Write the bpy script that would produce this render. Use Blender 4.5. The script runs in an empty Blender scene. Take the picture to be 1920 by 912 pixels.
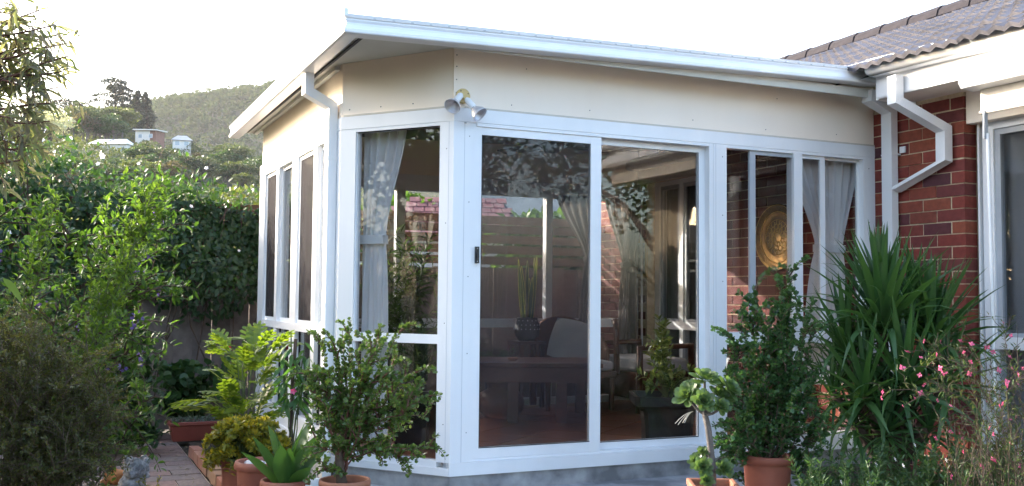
import bpy, bmesh, math, random
import numpy as np
from mathutils import Vector, Matrix
R_ = math.radians
rng = np.random.default_rng(7)
random.seed(7)
S = bpy.context.scene
C = S.collection

# ------------------------------------------------------------------ camera, sky, sun, exposure
CAM = Vector((-2.1556, -5.5642, 1.0665))
YAW, PITCH, ROLL = .4293, .0535, .0096
_f = Vector((math.sin(YAW)*math.cos(PITCH), math.cos(YAW)*math.cos(PITCH), math.sin(PITCH)))
_r = Vector((math.cos(YAW), -math.sin(YAW), 0)); _u = _r.cross(_f)
_R = _r*math.cos(ROLL)+_u*math.sin(ROLL); _U = _u*math.cos(ROLL)-_r*math.sin(ROLL)
cd = bpy.data.cameras.new('camera'); cam = bpy.data.objects.new('camera', cd); C.objects.link(cam)
cam.matrix_world = Matrix(((_R.x, _U.x, -_f.x, CAM.x), (_R.y, _U.y, -_f.y, CAM.y), (_R.z, _U.z, -_f.z, CAM.z), (0, 0, 0, 1)))
cd.sensor_width = 36; cd.lens = 35.05; cd.clip_start = .05; cd.clip_end = 6000
S.camera = cam

SUN_AZ = Vector((-.62, .785, 0)).normalized(); SUN_EL = R_(20)
sun_dir = SUN_AZ*math.cos(SUN_EL)+Vector((0, 0, math.sin(SUN_EL)))
w = bpy.data.worlds.new('World'); S.world = w; w.use_nodes = True
nt = w.node_tree; nt.nodes.clear()
sky = nt.nodes.new('ShaderNodeTexSky'); sky.sky_type = 'NISHITA'; sky.sun_disc = False
sky.sun_elevation = SUN_EL; sky.sun_rotation = math.atan2(SUN_AZ.x, SUN_AZ.y)
sky.dust_density = 4.0; sky.air_density = 1.0; sky.ozone_density = 1.0
bg = nt.nodes.new('ShaderNodeBackground'); bg.inputs[1].default_value = .15
wo = nt.nodes.new('ShaderNodeOutputWorld')
nt.links.new(sky.outputs[0], bg.inputs[0]); nt.links.new(bg.outputs[0], wo.inputs[0])
sl = bpy.data.lights.new('sun', 'SUN'); sl.energy = 2.0; sl.angle = R_(.5); sl.color = (1, .93, .82)
so = bpy.data.objects.new('sun', sl); C.objects.link(so)
so.rotation_euler = sun_dir.to_track_quat('Z', 'Y').to_euler(); so.location = sun_dir*60
S.view_settings.view_transform = 'Standard'; S.view_settings.look = 'None'
S.view_settings.exposure = 2.88; S.view_settings.gamma = 1
S.render.engine = 'CYCLES'
S.cycles.use_denoising = True
S.cycles.max_bounces = 8; S.cycles.diffuse_bounces = 4; S.cycles.glossy_bounces = 4
S.cycles.transparent_max_bounces = 32; S.cycles.transmission_bounces = 6; S.cycles.volume_bounces = 0
S.cycles.sample_clamp_indirect = 6; S.cycles.caustics_reflective = False; S.cycles.caustics_refractive = False

# ------------------------------------------------------------------ materials
def nodes(name):
    m = bpy.data.materials.new(name); m.use_nodes = True
    n = m.node_tree; b = n.nodes['Principled BSDF']; return m, n, b
def ramp(n, fac, c1, c2, p1=.3, p2=.7):
    r = n.nodes.new('ShaderNodeValToRGB'); e = r.color_ramp.elements
    e[0].position, e[0].color = p1, (*c1, 1); e[1].position, e[1].color = p2, (*c2, 1)
    n.links.new(fac, r.inputs[0]); return r
def noise(n, scale, detail=4, coord='Object', rough=.55, stretch=None):
    t = n.nodes.new('ShaderNodeTexCoord'); x = n.nodes.new('ShaderNodeTexNoise')
    x.inputs['Scale'].default_value = scale; x.inputs['Detail'].default_value = detail; x.inputs['Roughness'].default_value = rough
    src = t.outputs[coord]
    if stretch:
        mp = n.nodes.new('ShaderNodeMapping'); mp.inputs['Scale'].default_value = stretch
        n.links.new(src, mp.inputs[0]); src = mp.outputs[0]
    n.links.new(src, x.inputs['Vector']); return x
def bump(n, b, h, strength=.3, dist=.01):
    k = n.nodes.new('ShaderNodeBump'); k.inputs['Strength'].default_value = strength; k.inputs['Distance'].default_value = dist
    n.links.new(h, k.inputs['Height']); n.links.new(k.outputs[0], b.inputs['Normal'])
def mat(name, c1, c2=None, scale=8, rough=.6, bmp=0, metal=0, stretch=None, spec=.5, detail=5, bdist=.01, p=(.35, .65)):
    m, n, b = nodes(name); b.inputs['Roughness'].default_value = rough; b.inputs['Metallic'].default_value = metal
    b.inputs['Specular IOR Level'].default_value = spec
    if c2 is None: c2 = tuple(v*.86 for v in c1)
    x = noise(n, scale, detail, stretch=stretch); r = ramp(n, x.outputs[0], c1, c2, *p)
    n.links.new(r.outputs[0], b.inputs['Base Color'])
    if bmp: bump(n, b, x.outputs[0], bmp, bdist)
    return m
def var_mat(name, cols, rough=.8, scale=30, bmp=.3, spec=.3, dark=.75, bdist=.004):
    """one colour per object (bricks, tiles, palings), with grain"""
    m, n, b = nodes(name); b.inputs['Roughness'].default_value = rough; b.inputs['Specular IOR Level'].default_value = spec
    oi = n.nodes.new('ShaderNodeObjectInfo'); r = n.nodes.new('ShaderNodeValToRGB'); r.color_ramp.interpolation = 'LINEAR'
    e = r.color_ramp.elements
    while len(e) < len(cols): e.new(.5)
    for i, c in enumerate(cols): e[i].position = i/(len(cols)-1); e[i].color = (*c, 1)
    n.links.new(oi.outputs['Random'], r.inputs[0])
    x = noise(n, scale, 5); rr = ramp(n, x.outputs[0], (dark,)*3, (1.05,)*3, .3, .65)
    mx = n.nodes.new('ShaderNodeMix'); mx.data_type = 'RGBA'; mx.blend_type = 'MULTIPLY'; mx.inputs[0].default_value = 1
    n.links.new(r.outputs[0], mx.inputs[6]); n.links.new(rr.outputs[0], mx.inputs[7]); n.links.new(mx.outputs[2], b.inputs['Base Color'])
    bump(n, b, x.outputs[0], bmp, bdist)
    return m
def leaf_mat(name, cols, trans=.35, rough=.45, tcol=None, spec=.4):
    m, n, b = nodes(name); b.inputs['Roughness'].default_value = rough; b.inputs['Specular IOR Level'].default_value = spec
    g = n.nodes.new('ShaderNodeNewGeometry'); oi = n.nodes.new('ShaderNodeObjectInfo')
    ad = n.nodes.new('ShaderNodeMath'); ad.operation = 'ADD'; fr = n.nodes.new('ShaderNodeMath'); fr.operation = 'FRACT'
    n.links.new(g.outputs['Random Per Island'], ad.inputs[0]); n.links.new(oi.outputs['Random'], ad.inputs[1]); n.links.new(ad.outputs[0], fr.inputs[0])
    r = n.nodes.new('ShaderNodeValToRGB'); e = r.color_ramp.elements
    while len(e) < len(cols): e.new(.5)
    for i, c in enumerate(cols): e[i].position = i/(len(cols)-1); e[i].color = (*c, 1)
    n.links.new(fr.outputs[0], r.inputs[0]); n.links.new(r.outputs[0], b.inputs['Base Color'])
    tr = n.nodes.new('ShaderNodeBsdfTranslucent')
    hs = n.nodes.new('ShaderNodeMix'); hs.data_type = 'RGBA'; hs.blend_type = 'MULTIPLY'; hs.inputs[0].default_value = 1
    n.links.new(r.outputs[0], hs.inputs[6]); hs.inputs[7].default_value = (*(tcol or (2.4, 2.4, 1.0)), 1)
    n.links.new(hs.outputs[2], tr.inputs[0])
    ms = n.nodes.new('ShaderNodeMixShader'); ms.inputs[0].default_value = trans
    n.links.new(b.outputs[0], ms.inputs[1]); n.links.new(tr.outputs[0], ms.inputs[2])
    n.links.new(ms.outputs[0], n.nodes['Material Output'].inputs[0])
    return m
def glass_mat(name, tint=(.93, .95, .95), ior=1.5):
    m = bpy.data.materials.new(name); m.use_nodes = True; n = m.node_tree; n.nodes.remove(n.nodes['Principled BSDF'])
    t = n.nodes.new('ShaderNodeBsdfTransparent'); t.inputs[0].default_value = (*tint, 1)
    g = n.nodes.new('ShaderNodeBsdfGlossy'); g.inputs['Roughness'].default_value = .0
    ge_ = n.nodes.new('ShaderNodeNewGeometry'); dt = n.nodes.new('ShaderNodeVectorMath'); dt.operation = 'DOT_PRODUCT'
    n.links.new(ge_.outputs['Normal'], dt.inputs[0]); n.links.new(ge_.outputs['Incoming'], dt.inputs[1])
    def mt(op, a, b=None):          # Schlick reflectance, the same from either side of the thin pane
        k = n.nodes.new('ShaderNodeMath'); k.operation = op; n.links.new(a, k.inputs[0])
        if b is not None: k.inputs[1].default_value = b
        return k.outputs[0]
    r0 = ((ior-1)/(ior+1))**2; o1 = mt('ABSOLUTE', dt.outputs['Value']); o1 = mt('MULTIPLY', o1, -1); o1 = mt('ADD', o1, 1); o1 = mt('POWER', o1, 5); o1 = mt('MULTIPLY', o1, 1-r0); o1 = mt('ADD', o1, r0)
    s = n.nodes.new('ShaderNodeMixShader'); n.links.new(o1, s.inputs[0]); n.links.new(t.outputs[0], s.inputs[1]); n.links.new(g.outputs[0], s.inputs[2])
    n.links.new(s.outputs[0], n.nodes['Material Output'].inputs[0]); return m
def sheer_mat(name, col, trans=.3, clear=.0):
    m, n, b = nodes(name); b.inputs['Roughness'].default_value = .9; b.inputs['Specular IOR Level'].default_value = .1
    b.inputs['Base Color'].default_value = (*col, 1)
    tr = n.nodes.new('ShaderNodeBsdfTranslucent'); tr.inputs[0].default_value = (*col, 1)
    a = n.nodes.new('ShaderNodeMixShader'); a.inputs[0].default_value = trans
    n.links.new(b.outputs[0], a.inputs[1]); n.links.new(tr.outputs[0], a.inputs[2])
    c = n.nodes.new('ShaderNodeBsdfTransparent'); d = n.nodes.new('ShaderNodeMixShader'); d.inputs[0].default_value = clear
    n.links.new(a.outputs[0], d.inputs[1]); n.links.new(c.outputs[0], d.inputs[2])
    n.links.new(d.outputs[0], n.nodes['Material Output'].inputs[0]); return m

M = {}
M['white'] = mat('white_powder_coat', (.81, .82, .84), (.70, .72, .745), 2.2, .34, stretch=(1, 1, .2), detail=9, p=(.38, .78))
M['grey_metal'] = mat('grey_aluminium', (.42, .45, .49), (.36, .39, .43), 4, .4)
M['gutter'] = mat('gutter_paint', (.82, .82, .83), (.75, .755, .77), 2.5, .3)
M['cream'] = mat('cream_sheet', (.90, .80, .695), (.845, .735, .625), 1.1, .75, .05, stretch=(1.6, 1.6, .35), detail=9, p=(.45, .85))
M['soffit'] = mat('soffit_paint', (.62, .62, .58), (.56, .56, .52), 2, .8)
M['black'] = mat('black_plastic', (.012, .012, .014), (.02, .02, .022), 10, .4)
M['seal'] = mat('rubber_seal', (.02, .02, .025), None, 10, .7)
M['glass'] = glass_mat('window_glass', (.875, .88, .89))
M['screen'] = sheer_mat('fly_mesh', (.030, .026, .030), .1, .42)
M['doorscreen'] = sheer_mat('door_mesh', (.05, .045, .055), .1, .80)
M['concrete'] = mat('concrete', (.42, .42, .43), (.17, .17, .18), 5, .9, .5, bdist=.01)
M['brick'] = var_mat('clay_brick', [(.19, .036, .030), (.24, .050, .036), (.135, .036, .036), (.27, .072, .040), (.20, .040, .033), (.085, .034, .042), (.245, .052, .037)], .85, 26, .5)
M['mortar'] = mat('mortar', (.64, .52, .36), (.50, .40, .27), 40, .95, .4)
M['tile'] = var_mat('roof_tile', [(.075, .072, .088), (.10, .096, .114), (.055, .053, .066), (.118, .112, .13)], .65, 18, .25, .5)
M['ridge'] = mat('ridge_cap_paint', (.030, .027, .034), (.020, .018, .023), 12, .85, .2, spec=.15)
M['floor_tile'] = var_mat('terracotta_floor_tile', [(.27, .11, .06), (.31, .13, .072), (.23, .092, .05)], .32, 9, .1, .5, .85)
M['grout'] = mat('grout', (.34, .26, .19), None, 20, .9)
M['paver'] = var_mat('clay_paver', [(.21, .15, .135), (.26, .17, .145), (.17, .14, .14), (.24, .19, .165)], .9, 22, .4, .2, .7)
M['edge_brick'] = var_mat('edge_brick', [(.30, .13, .09), (.26, .17, .11), (.33, .15, .11)], .9, 30, .4, .2)
M['soil'] = mat('soil', (.030, .022, .016), (.062, .045, .030), 25, .95, .8, bdist=.03)
M['hillsoil'] = mat('hill_ground', (.05, .065, .025), (.09, .09, .045), .05, .95)
M['terracotta'] = mat('terracotta', (.25, .072, .040), (.19, .052, .030), 7, .7, .1)
M['terracotta_pale'] = mat('terracotta_pale', (.33, .135, .078), (.26, .10, .056), 9, .75, .1)
M['redpot'] = mat('red_plastic_pot', (.24, .052, .036), (.20, .042, .030), 5, .45)
M['rim'] = mat('pale_rim', (.32, .11, .065), (.24, .07, .045), 9, .6)  # rims a paler red than the pot bodies
M['darkpot'] = mat('dark_ceramic', (.010, .010, .012), (.016, .016, .018), 6, .5)
M['bark'] = mat('bark', (.10, .065, .045), (.055, .035, .025), 20, .9, .6)
M['greybark'] = mat('grey_bark', (.15, .13, .12), (.085, .072, .065), 40, .9, .6)
M['stemgreen'] = mat('green_stem', (.10, .14, .045), (.07, .09, .03), 20, .6)
M['stemred'] = mat('red_stem', (.14, .05, .035), (.09, .035, .025), 20, .7)
M['paling'] = var_mat('weathered_paling', [(.185, .155, .145), (.15, .125, .118), (.22, .185, .17)], .9, 12, .4, .15, .7)
M['slat'] = var_mat('stained_slat', [(.13, .072, .05), (.10, .058, .042), (.15, .085, .06)], .85, 12, .3, .15)
M['stone'] = var_mat('river_stone', [(.25, .23, .215), (.16, .15, .15), (.33, .28, .235), (.20, .20, .205)], .6, 14, .2, .4)
M['rock'] = mat('garden_rock', (.30, .20, .13), (.18, .12, .08), 10, .9, .6)
M['darkrock'] = mat('dark_rock', (.13, .11, .10), (.08, .07, .065), 10, .9, .6)
M['statue'] = mat('weathered_cement', (.42, .42, .45), (.16, .16, .18), 38, .9, .9, bdist=.012)
M['orange'] = mat('orange_clay', (.46, .20, .07), (.30, .11, .04), 16, .75, .5)
M['whiteplastic'] = mat('white_plastic', (.78, .78, .78), None, 4, .4)
M['pebble'] = mat('white_pebble', (.62, .58, .55), (.45, .42, .40), 20, .7)
M['curtain'] = sheer_mat('curtain_cloth', (.88, .87, .86), .22, .0)
M['curtain_dim'] = sheer_mat('back_curtain_cloth', (.24, .22, .20), .25, .02)
M['sheer'] = sheer_mat('sheer_cloth', (.46, .47, .49), .4, .25)
M['interior'] = mat('interior_paint', (.27, .24, .21), (.24, .21, .18), 2, .85)
M['ceiling'] = mat('ceiling_paint', (.19, .175, .165), None, 2, .9)
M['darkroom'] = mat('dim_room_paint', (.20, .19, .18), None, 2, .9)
M['wood'] = mat('dark_wood', (.11, .036, .022), (.065, .022, .013), 14, .35, .1, stretch=(1, 6, 6))
M['rattan'] = mat('rattan', (.20, .075, .035), (.12, .045, .02), 60, .6, .5)
M['cushion'] = mat('white_cushion', (.50, .48, .46), None, 8, .95, .1)
M['browncer'] = mat('brown_stoneware', (.20, .075, .045), (.12, .045, .03), 6, .35)
M['brass'] = mat('beaten_brass', (.20, .125, .045), (.09, .055, .022), 42, .34, .7, .9, bdist=.004)
M['brassline'] = mat('brass_relief', (.95, .72, .30), (.80, .55, .18), 20, .3, .2, .8)
M['pine'] = mat('pine_frame', (.55, .36, .15), (.48, .30, .12), 10, .5)
M['canvas'] = mat('awning_canvas', (.62, .57, .50), (.57, .52, .45), 20, .9)
M['yellowplate'] = mat('yellowed_plastic', (.66, .50, .22), (.60, .44, .19), 12, .5)
M['bulb'] = glass_mat('bulb_glass', (.9, .9, .92), 1.9)
M['reflector'] = mat('lamp_reflector', (.85, .85, .88), (.7, .7, .74), 14, .42, metal=.7)
M['render_wall'] = mat('painted_wall', (.72, .70, .66), (.66, .64, .60), .6, .85)
M['redroof'] = var_mat('pink_roof_tile', [(.34, .15, .14), (.40, .19, .18), (.29, .13, .13)], .8, 6, .1, .2)
M['greyroof'] = mat('grey_roof', (.40, .40, .40), (.33, .33, .33), .6, .7)
M['brickfar'] = mat('far_brick', (.24, .12, .09), (.18, .09, .07), 2, .9)
M['paneglass'] = mat('far_window', (.30, .36, .42), (.42, .48, .52), .4, .15)
# foliage
G = {}
G['creeper'] = leaf_mat('creeper_leaf', [(.014, .036, .014), (.022, .054, .018), (.032, .070, .022), (.017, .042, .016)], .28)
G['solanum'] = leaf_mat('shrub_leaf', [(.030, .068, .018), (.046, .098, .022), (.070, .130, .026), (.038, .080, .020)], .40)
G['fine'] = leaf_mat('fine_leaf', [(.036, .048, .016), (.060, .070, .022), (.052, .048, .020), (.095, .100, .030)], .38)
G['over'] = leaf_mat('overhang_leaf', [(.14, .155, .08), (.165, .175, .09), (.18, .16, .14), (.14, .14, .10)], .6, tcol=(2.0, 2.0, 1.1))
G['broad'] = leaf_mat('broad_leaf', [(.06, .105, .04), (.08, .13, .045)], .35, .3)
G['jade'] = leaf_mat('jade_leaf', [(.24, .24, .035), (.15, .17, .035), (.32, .27, .04), (.09, .12, .03)], .45, .3, tcol=(2.2, 1.9, .6))
G['philo'] = leaf_mat('lobed_leaf', [(.10, .155, .025), (.075, .125, .022), (.135, .185, .03)], .42, .35, tcol=(2.3, 2.2, .6))
G['port'] = leaf_mat('round_leaf', [(.075, .130, .036), (.10, .165, .046), (.055, .10, .032), (.15, .19, .07)], .35, .28)
G['portdark'] = leaf_mat('dark_round_leaf', [(.028, .072, .028), (.042, .098, .034), (.055, .12, .038), (.022, .058, .026)], .30, .35)
G['spear'] = leaf_mat('spear_leaf', [(.045, .105, .030), (.06, .135, .034), (.035, .085, .032)], .38, .3)
G['yucca'] = leaf_mat('yucca_leaf', [(.030, .078, .028), (.042, .105, .034), (.055, .12, .036), (.034, .085, .034)], .28, .4)
G['aeon'] = leaf_mat('aeonium_leaf', [(.060, .105, .040), (.085, .135, .048), (.05, .09, .038)], .3, .35)
G['gaura'] = leaf_mat('narrow_leaf', [(.045, .080, .026), (.06, .09, .03), (.065, .065, .03), (.04, .078, .026)], .3)
G['pink'] = leaf_mat('pink_petal', [(.62, .10, .23), (.70, .17, .30), (.55, .07, .20)], .4, .6, tcol=(1.2, 1.0, 1.0))
G['palepink'] = leaf_mat('pale_petal', [(.70, .50, .52), (.75, .60, .60)], .4, .6, tcol=(1, 1, 1))
G['white'] = leaf_mat('white_petal', [(.82, .80, .80), (.85, .80, .82)], .4, .6, tcol=(1, 1, 1))
G['purple'] = leaf_mat('purple_petal', [(.16, .10, .32), (.20, .13, .38), (.13, .08, .27)], .4, .6, tcol=(1, 1, 1))
G['red'] = leaf_mat('red_petal', [(.60, .02, .04), (.65, .03, .06)], .4, .6, tcol=(1.2, 1, 1))
G['creepertop'] = leaf_mat('creeper_top_leaf', [(.024, .056, .018), (.036, .076, .022), (.05, .095, .026)], .32)
G['ground'] = leaf_mat('low_leaf', [(.035, .075, .025), (.05, .10, .03), (.028, .06, .022)], .3)
G['geran'] = leaf_mat('geranium_leaf', [(.028, .07, .028), (.04, .09, .03)], .3)
G['dusty'] = leaf_mat('grey_leaf', [(.10, .14, .12), (.13, .17, .15)], .2)
G['snake'] = leaf_mat('snake_leaf', [(.04, .075, .03), (.055, .10, .04)], .2, .4)
G['snakeedge'] = leaf_mat('snake_leaf_edge', [(.42, .38, .09), (.38, .36, .10)], .3, .4)
G['variegated'] = leaf_mat('variegated_leaf', [(.20, .26, .09), (.07, .12, .04), (.30, .33, .14), (.05, .10, .035)], .3, .35)
G['fern'] = leaf_mat('indoor_leaf', [(.05, .10, .035), (.035, .075, .03), (.075, .125, .05)], .35)
G['gum'] = leaf_mat('gum_crown', [(.065, .085, .034), (.050, .070, .028), (.085, .10, .040), (.042, .060, .026)], .22)
G['olive'] = leaf_mat('olive_crown', [(.075, .098, .030), (.095, .11, .034), (.062, .082, .028)], .25)
G['green'] = leaf_mat('green_crown', [(.038, .072, .024), (.052, .090, .028), (.032, .060, .022)], .22)
G['pinecol'] = leaf_mat('conifer_crown', [(.028, .035, .022), (.040, .048, .030), (.022, .028, .02)], .12)
G['brownt'] = leaf_mat('dry_crown', [(.105, .085, .052), (.085, .075, .044), (.12, .10, .06)], .22)
G['cream'] = leaf_mat('cream_blossom', [(.62, .60, .36), (.70, .67, .44), (.50, .52, .26)], .35, tcol=(1, 1, .9))
G['far'] = leaf_mat('far_crown', [(.050, .072, .030), (.07, .088, .038), (.04, .058, .027)], .12, .95, spec=.0)

# ------------------------------------------------------------------ helpers
def link(o, parent=None):
    C.objects.link(o)
    if parent is not None: o.parent = parent
    return o
def tag(o, label=None, cat=None, group=None, kind=None):
    for k, v in (('label', label), ('category', cat), ('group', group), ('kind', kind)):
        if v: o[k] = v
    return o
def thing(name, label, cat, loc=(0, 0, 0), rz=0, group=None):
    o = bpy.data.objects.new(name, None); o.empty_display_size = .1; link(o)
    o.location = loc; o.rotation_euler = (0, 0, rz); return tag(o, label, cat, group)
def mesh(name, v, f, m, parent=None, smooth=False):
    me = bpy.data.meshes.new(name); me.from_pydata([tuple(p) for p in v], [], f); me.update()
    ms = m if isinstance(m, (list, tuple)) else [m]
    for k in ms: me.materials.append(k)
    if smooth: me.polygons.foreach_set('use_smooth', [True]*len(me.polygons))
    return link(bpy.data.objects.new(name, me), parent)
def again(o, parent=None, **kw):
    c = o.copy(); link(c); c.parent = parent if parent is not None else o.parent
    for k, v in kw.items(): setattr(c, k, v)
    return c
class MB:
    def __init__(s): s.v = []; s.f = []; s.mi = []; s.cur = 0
    def add(s, v, f):
        k = len(s.v); s.v += [tuple(p) for p in v]; s.f += [tuple(i+k for i in q) for q in f]; s.mi += [s.cur]*len(f)
    def box(s, x0, x1, y0, y1, z0, z1, T=None):
        v = [(x, y, z) for z in (z0, z1) for x, y in ((x0, y0), (x1, y0), (x1, y1), (x0, y1))]
        if T: v = [T(*p) for p in v]
        s.add(v, [(3, 2, 1, 0), (4, 5, 6, 7), (0, 1, 5, 4), (1, 2, 6, 5), (2, 3, 7, 6), (3, 0, 4, 7)])
    def tube(s, pts, r, n=6, cap=True):
        pts = [Vector(p) for p in pts]; N = len(pts)
        rs = r if isinstance(r, (list, tuple)) else [r]*N
        vs = []; prev = None
        for i, p in enumerate(pts):
            t = (pts[min(i+1, N-1)]-pts[max(i-1, 0)]); t = t.normalized() if t.length else Vector((0, 0, 1))
            a = prev if prev is not None else (Vector((1, 0, 0)) if abs(t.x) < .8 else Vector((0, 1, 0)))
            a = (a-t*a.dot(t)).normalized(); b = t.cross(a); prev = a
            for k in range(n):
                q = 2*math.pi*k/n; vs.append(p+(a*math.cos(q)+b*math.sin(q))*rs[i])
        f = [(i*n+k, i*n+(k+1) % n, (i+1)*n+(k+1) % n, (i+1)*n+k) for i in range(N-1) for k in range(n)]
        if cap: f += [tuple(range(n-1, -1, -1)), tuple((N-1)*n+k for k in range(n))]
        s.add(vs, f)
    def rect_tube(s, pts, wx, ax, wy):
        """square-section pipe: pts path, ax = fixed axis of width wx, wy the other width; mitred"""
        pts = [Vector(p) for p in pts]; N = len(pts); ax = Vector(ax).normalized(); vs = []
        for i, p in enumerate(pts):
            d0 = (p-pts[i-1]).normalized() if i else (pts[1]-p).normalized()
            d1 = (pts[i+1]-p).normalized() if i < N-1 else d0
            b0 = d0.cross(ax).normalized(); b1 = d1.cross(ax).normalized(); b = (b0+b1).normalized(); b = b/max(.3, b.dot(b0))
            for sx, sy in ((-1, -1), (1, -1), (1, 1), (-1, 1)): vs.append(p+ax*sx*wx/2+b*sy*wy/2)
        f = [(i*4+k, i*4+(k+1) % 4, (i+1)*4+(k+1) % 4, (i+1)*4+k) for i in range(N-1) for k in range(4)]
        f += [(3, 2, 1, 0), tuple((N-1)*4+k for k in range(4))]
        s.add(vs, f)
    def lathe(s, prof, n=24, c=(0, 0, 0), wob=None):
        vs = []
        for j, (r, z) in enumerate(prof):
            for k in range(n):
                q = 2*math.pi*k/n; rr = r*(1+(wob(j, q) if wob else 0)); vs.append((c[0]+rr*math.cos(q), c[1]+rr*math.sin(q), c[2]+z))
        f = [(j*n+k, j*n+(k+1) % n, (j+1)*n+(k+1) % n, (j+1)*n+k) for j in range(len(prof)-1) for k in range(n)]
        s.add(vs, f)
    def grid(s, P, nu, nv):
        s.add(P, [(i*nv+j, (i+1)*nv+j, (i+1)*nv+j+1, i*nv+j+1) for i in range(nu-1) for j in range(nv-1)])
    def extrude(s, prof, path):
        """prof: list of (o,z); path: list of (origin xyz, outward vec2 scaled); open strip"""
        n = len(prof); vs = []
        for (p, o) in path:
            for a, z in prof: vs.append((p[0]+o[0]*a, p[1]+o[1]*a, p[2]+z))
        s.add(vs, [(i*n+k, i*n+(k+1) % n, (i+1)*n+(k+1) % n, (i+1)*n+k) for i in range(len(path)-1) for k in range(n)]
              + [tuple(range(n-1, -1, -1)), tuple((len(path)-1)*n+k for k in range(n))])
    def build(s, name, m, parent=None, smooth=False):
        o = mesh(name, s.v, s.f, m, parent, smooth)
        if any(s.mi): o.data.polygons.foreach_set('material_index', s.mi)
        return o
def box(name, x0, x1, y0, y1, z0, z1, m, parent=None, T=None, bev=0):
    b = MB(); b.box(x0, x1, y0, y1, z0, z1, T); o = b.build(name, m, parent)
    if bev:
        md = o.modifiers.new('bevel', 'BEVEL'); md.width = bev; md.segments = 2; md.limit_method = 'ANGLE'
    return o
TEMPL = {
 'kite': ([(0, 0, 0), (.5, .42, .10), (0, 1, -.06), (-.5, .42, .10)], [(0, 1, 2), (0, 2, 3)]),
 'oval': ([(0, 0, 0), (.40, .28, .06), (.44, .62, .05), (0, 1, -.10), (-.44, .62, .05), (-.40, .28, .06), (0, .5, 0)],
          [(0, 1, 6), (1, 2, 6), (2, 3, 6), (3, 4, 6), (4, 5, 6), (5, 0, 6)]),
 'round': ([(0, 0, 0), (.42, .2, 0), (.5, .6, .02), (.2, .98, 0), (-.2, .98, 0), (-.5, .6, .02), (-.42, .2, 0)],
          [(0, 1, 2, 3, 4, 5, 6)]),
 'lance': ([(0, 0, 0), (.38, .28, .07), (0, .28, 0), (-.38, .28, .07), (.34, .62, 0), (0, .64, -.07), (-.34, .62, 0), (0, 1, -.24)],
          [(0, 1, 2), (0, 2, 3), (1, 4, 5, 2), (2, 5, 6, 3), (4, 7, 5), (5, 7, 6)]),
}
def norm(a): return a/np.maximum(np.linalg.norm(a, axis=-1, keepdims=True), 1e-9)
def leaves(name, m, parent, P, D, L, W, shape='kite', up=(0, 0, 1), jit=.5, droop=1.0):
    """many leaf-sized faces in one mesh"""
    P = np.asarray(P, float); N = len(P); D = norm(np.asarray(D, float)); L = np.broadcast_to(L, N); W = np.broadcast_to(W, N)
    n = norm(np.asarray(up, float)+rng.normal(0, jit, (N, 3))); sd = norm(np.cross(D, n)); n = np.cross(sd, D)
    tv, tf = TEMPL[shape]; tv = np.array(tv); k = len(tv)
    V = P[:, None]+sd[:, None]*(tv[None, :, 0, None]*W[:, None, None])+D[:, None]*(tv[None, :, 1, None]*L[:, None, None])+n[:, None]*(tv[None, :, 2, None]*L[:, None, None]*droop)
    me = bpy.data.meshes.new(name); me.vertices.add(N*k); me.vertices.foreach_set('co', V.reshape(-1).astype(np.float32))
    sizes = np.array([len(f) for f in tf]); flat = np.concatenate([np.array(f) for f in tf])
    idx = (flat[None]+(np.arange(N)*k)[:, None]).reshape(-1); tot = np.tile(sizes, N)
    me.loops.add(len(idx)); me.loops.foreach_set('vertex_index', idx.astype(np.int32))
    me.polygons.add(len(tot)); me.polygons.foreach_set('loop_start', (np.cumsum(tot)-tot).astype(np.int32))
    me.update(calc_edges=True); me.validate(); me.materials.append(m)
    return link(bpy.data.objects.new(name, me), parent)
def V3(*a): return np.array(a, float)
def curve(p0, p1, bend, n=8, jit=0):
    """arching polyline from p0 to p1; bend = offset of the middle"""
    p0, p1, b = V3(*p0), V3(*p1), V3(*bend); t = np.linspace(0, 1, n)[:, None]
    q = p0*(1-t)+p1*t+b*(4*t*(1-t))
    if jit: q[1:-1] += rng.normal(0, jit, (n-2, 3))
    return q
def along(poly, k, lo=.15, hi=1.0):
    """k points spread along a polyline with tangents"""
    t = np.sort(rng.uniform(lo, hi, k))*(len(poly)-1); i = np.minimum(t.astype(int), len(poly)-2); fr = (t-i)[:, None]
    return poly[i]*(1-fr)+poly[i+1]*fr, norm(poly[i+1]-poly[i])
def offshoot(T, spread=1.0, upw=.25):
    r = rng.normal(0, 1, T.shape); r -= T*(r*T).sum(1, keepdims=True)
    return norm(norm(r)*spread+T*.55+V3(0, 0, upw))
# axes of the garden as the photographer faces it: right, away, up (real directions on the ground)
AX, AY = V3(math.cos(YAW), -math.sin(YAW), 0), V3(math.sin(YAW), math.cos(YAW), 0)
def at(base, dx, dy, dz): return V3(*base)+AX*dx+AY*dy+V3(0, 0, dz)

# ------------------------------------------------------------------ ground and paving
GZ = -.20
g = box('ground', -2500, 2500, -800, 3200, GZ-.6, GZ-.045, M['soil']); tag(g, kind='structure')
pv = box('pavement', -2.75, -1.165, -2.5, 4.12, GZ-.04, GZ-.010, M['mortar']); tag(pv, kind='structure')
b = MB(); b.box(-.195, .195, -.097, .097, -.03, 0); p0 = None
for j in range(32):
    for i in range(5):
        x = -1.37-.40*i-(.2 if j % 2 else 0); y = -2.35+.2025*j
        if j % 2 and i == 4: x = -1.272
        if x < -2.72: continue
        if p0 is None: p0 = b.build('paver', M['paver'], pv); o = p0
        else: o = again(p0, pv)
        if x == -1.272: o.scale = (.49, 1, 1)
        o.location = (x, y, GZ+float(rng.normal(0, .0012))); o.rotation_euler = (float(rng.normal(0, .006)), float(rng.normal(0, .006)), float(rng.normal(0, .008)))
b = MB(); pts = [(-.522, .70), (-.60, .30), (-.47, -.55), (-.40, -3.2), (2.35, -3.2), (2.35, .03), (.02, .03), (-.45, .70)]
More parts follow.
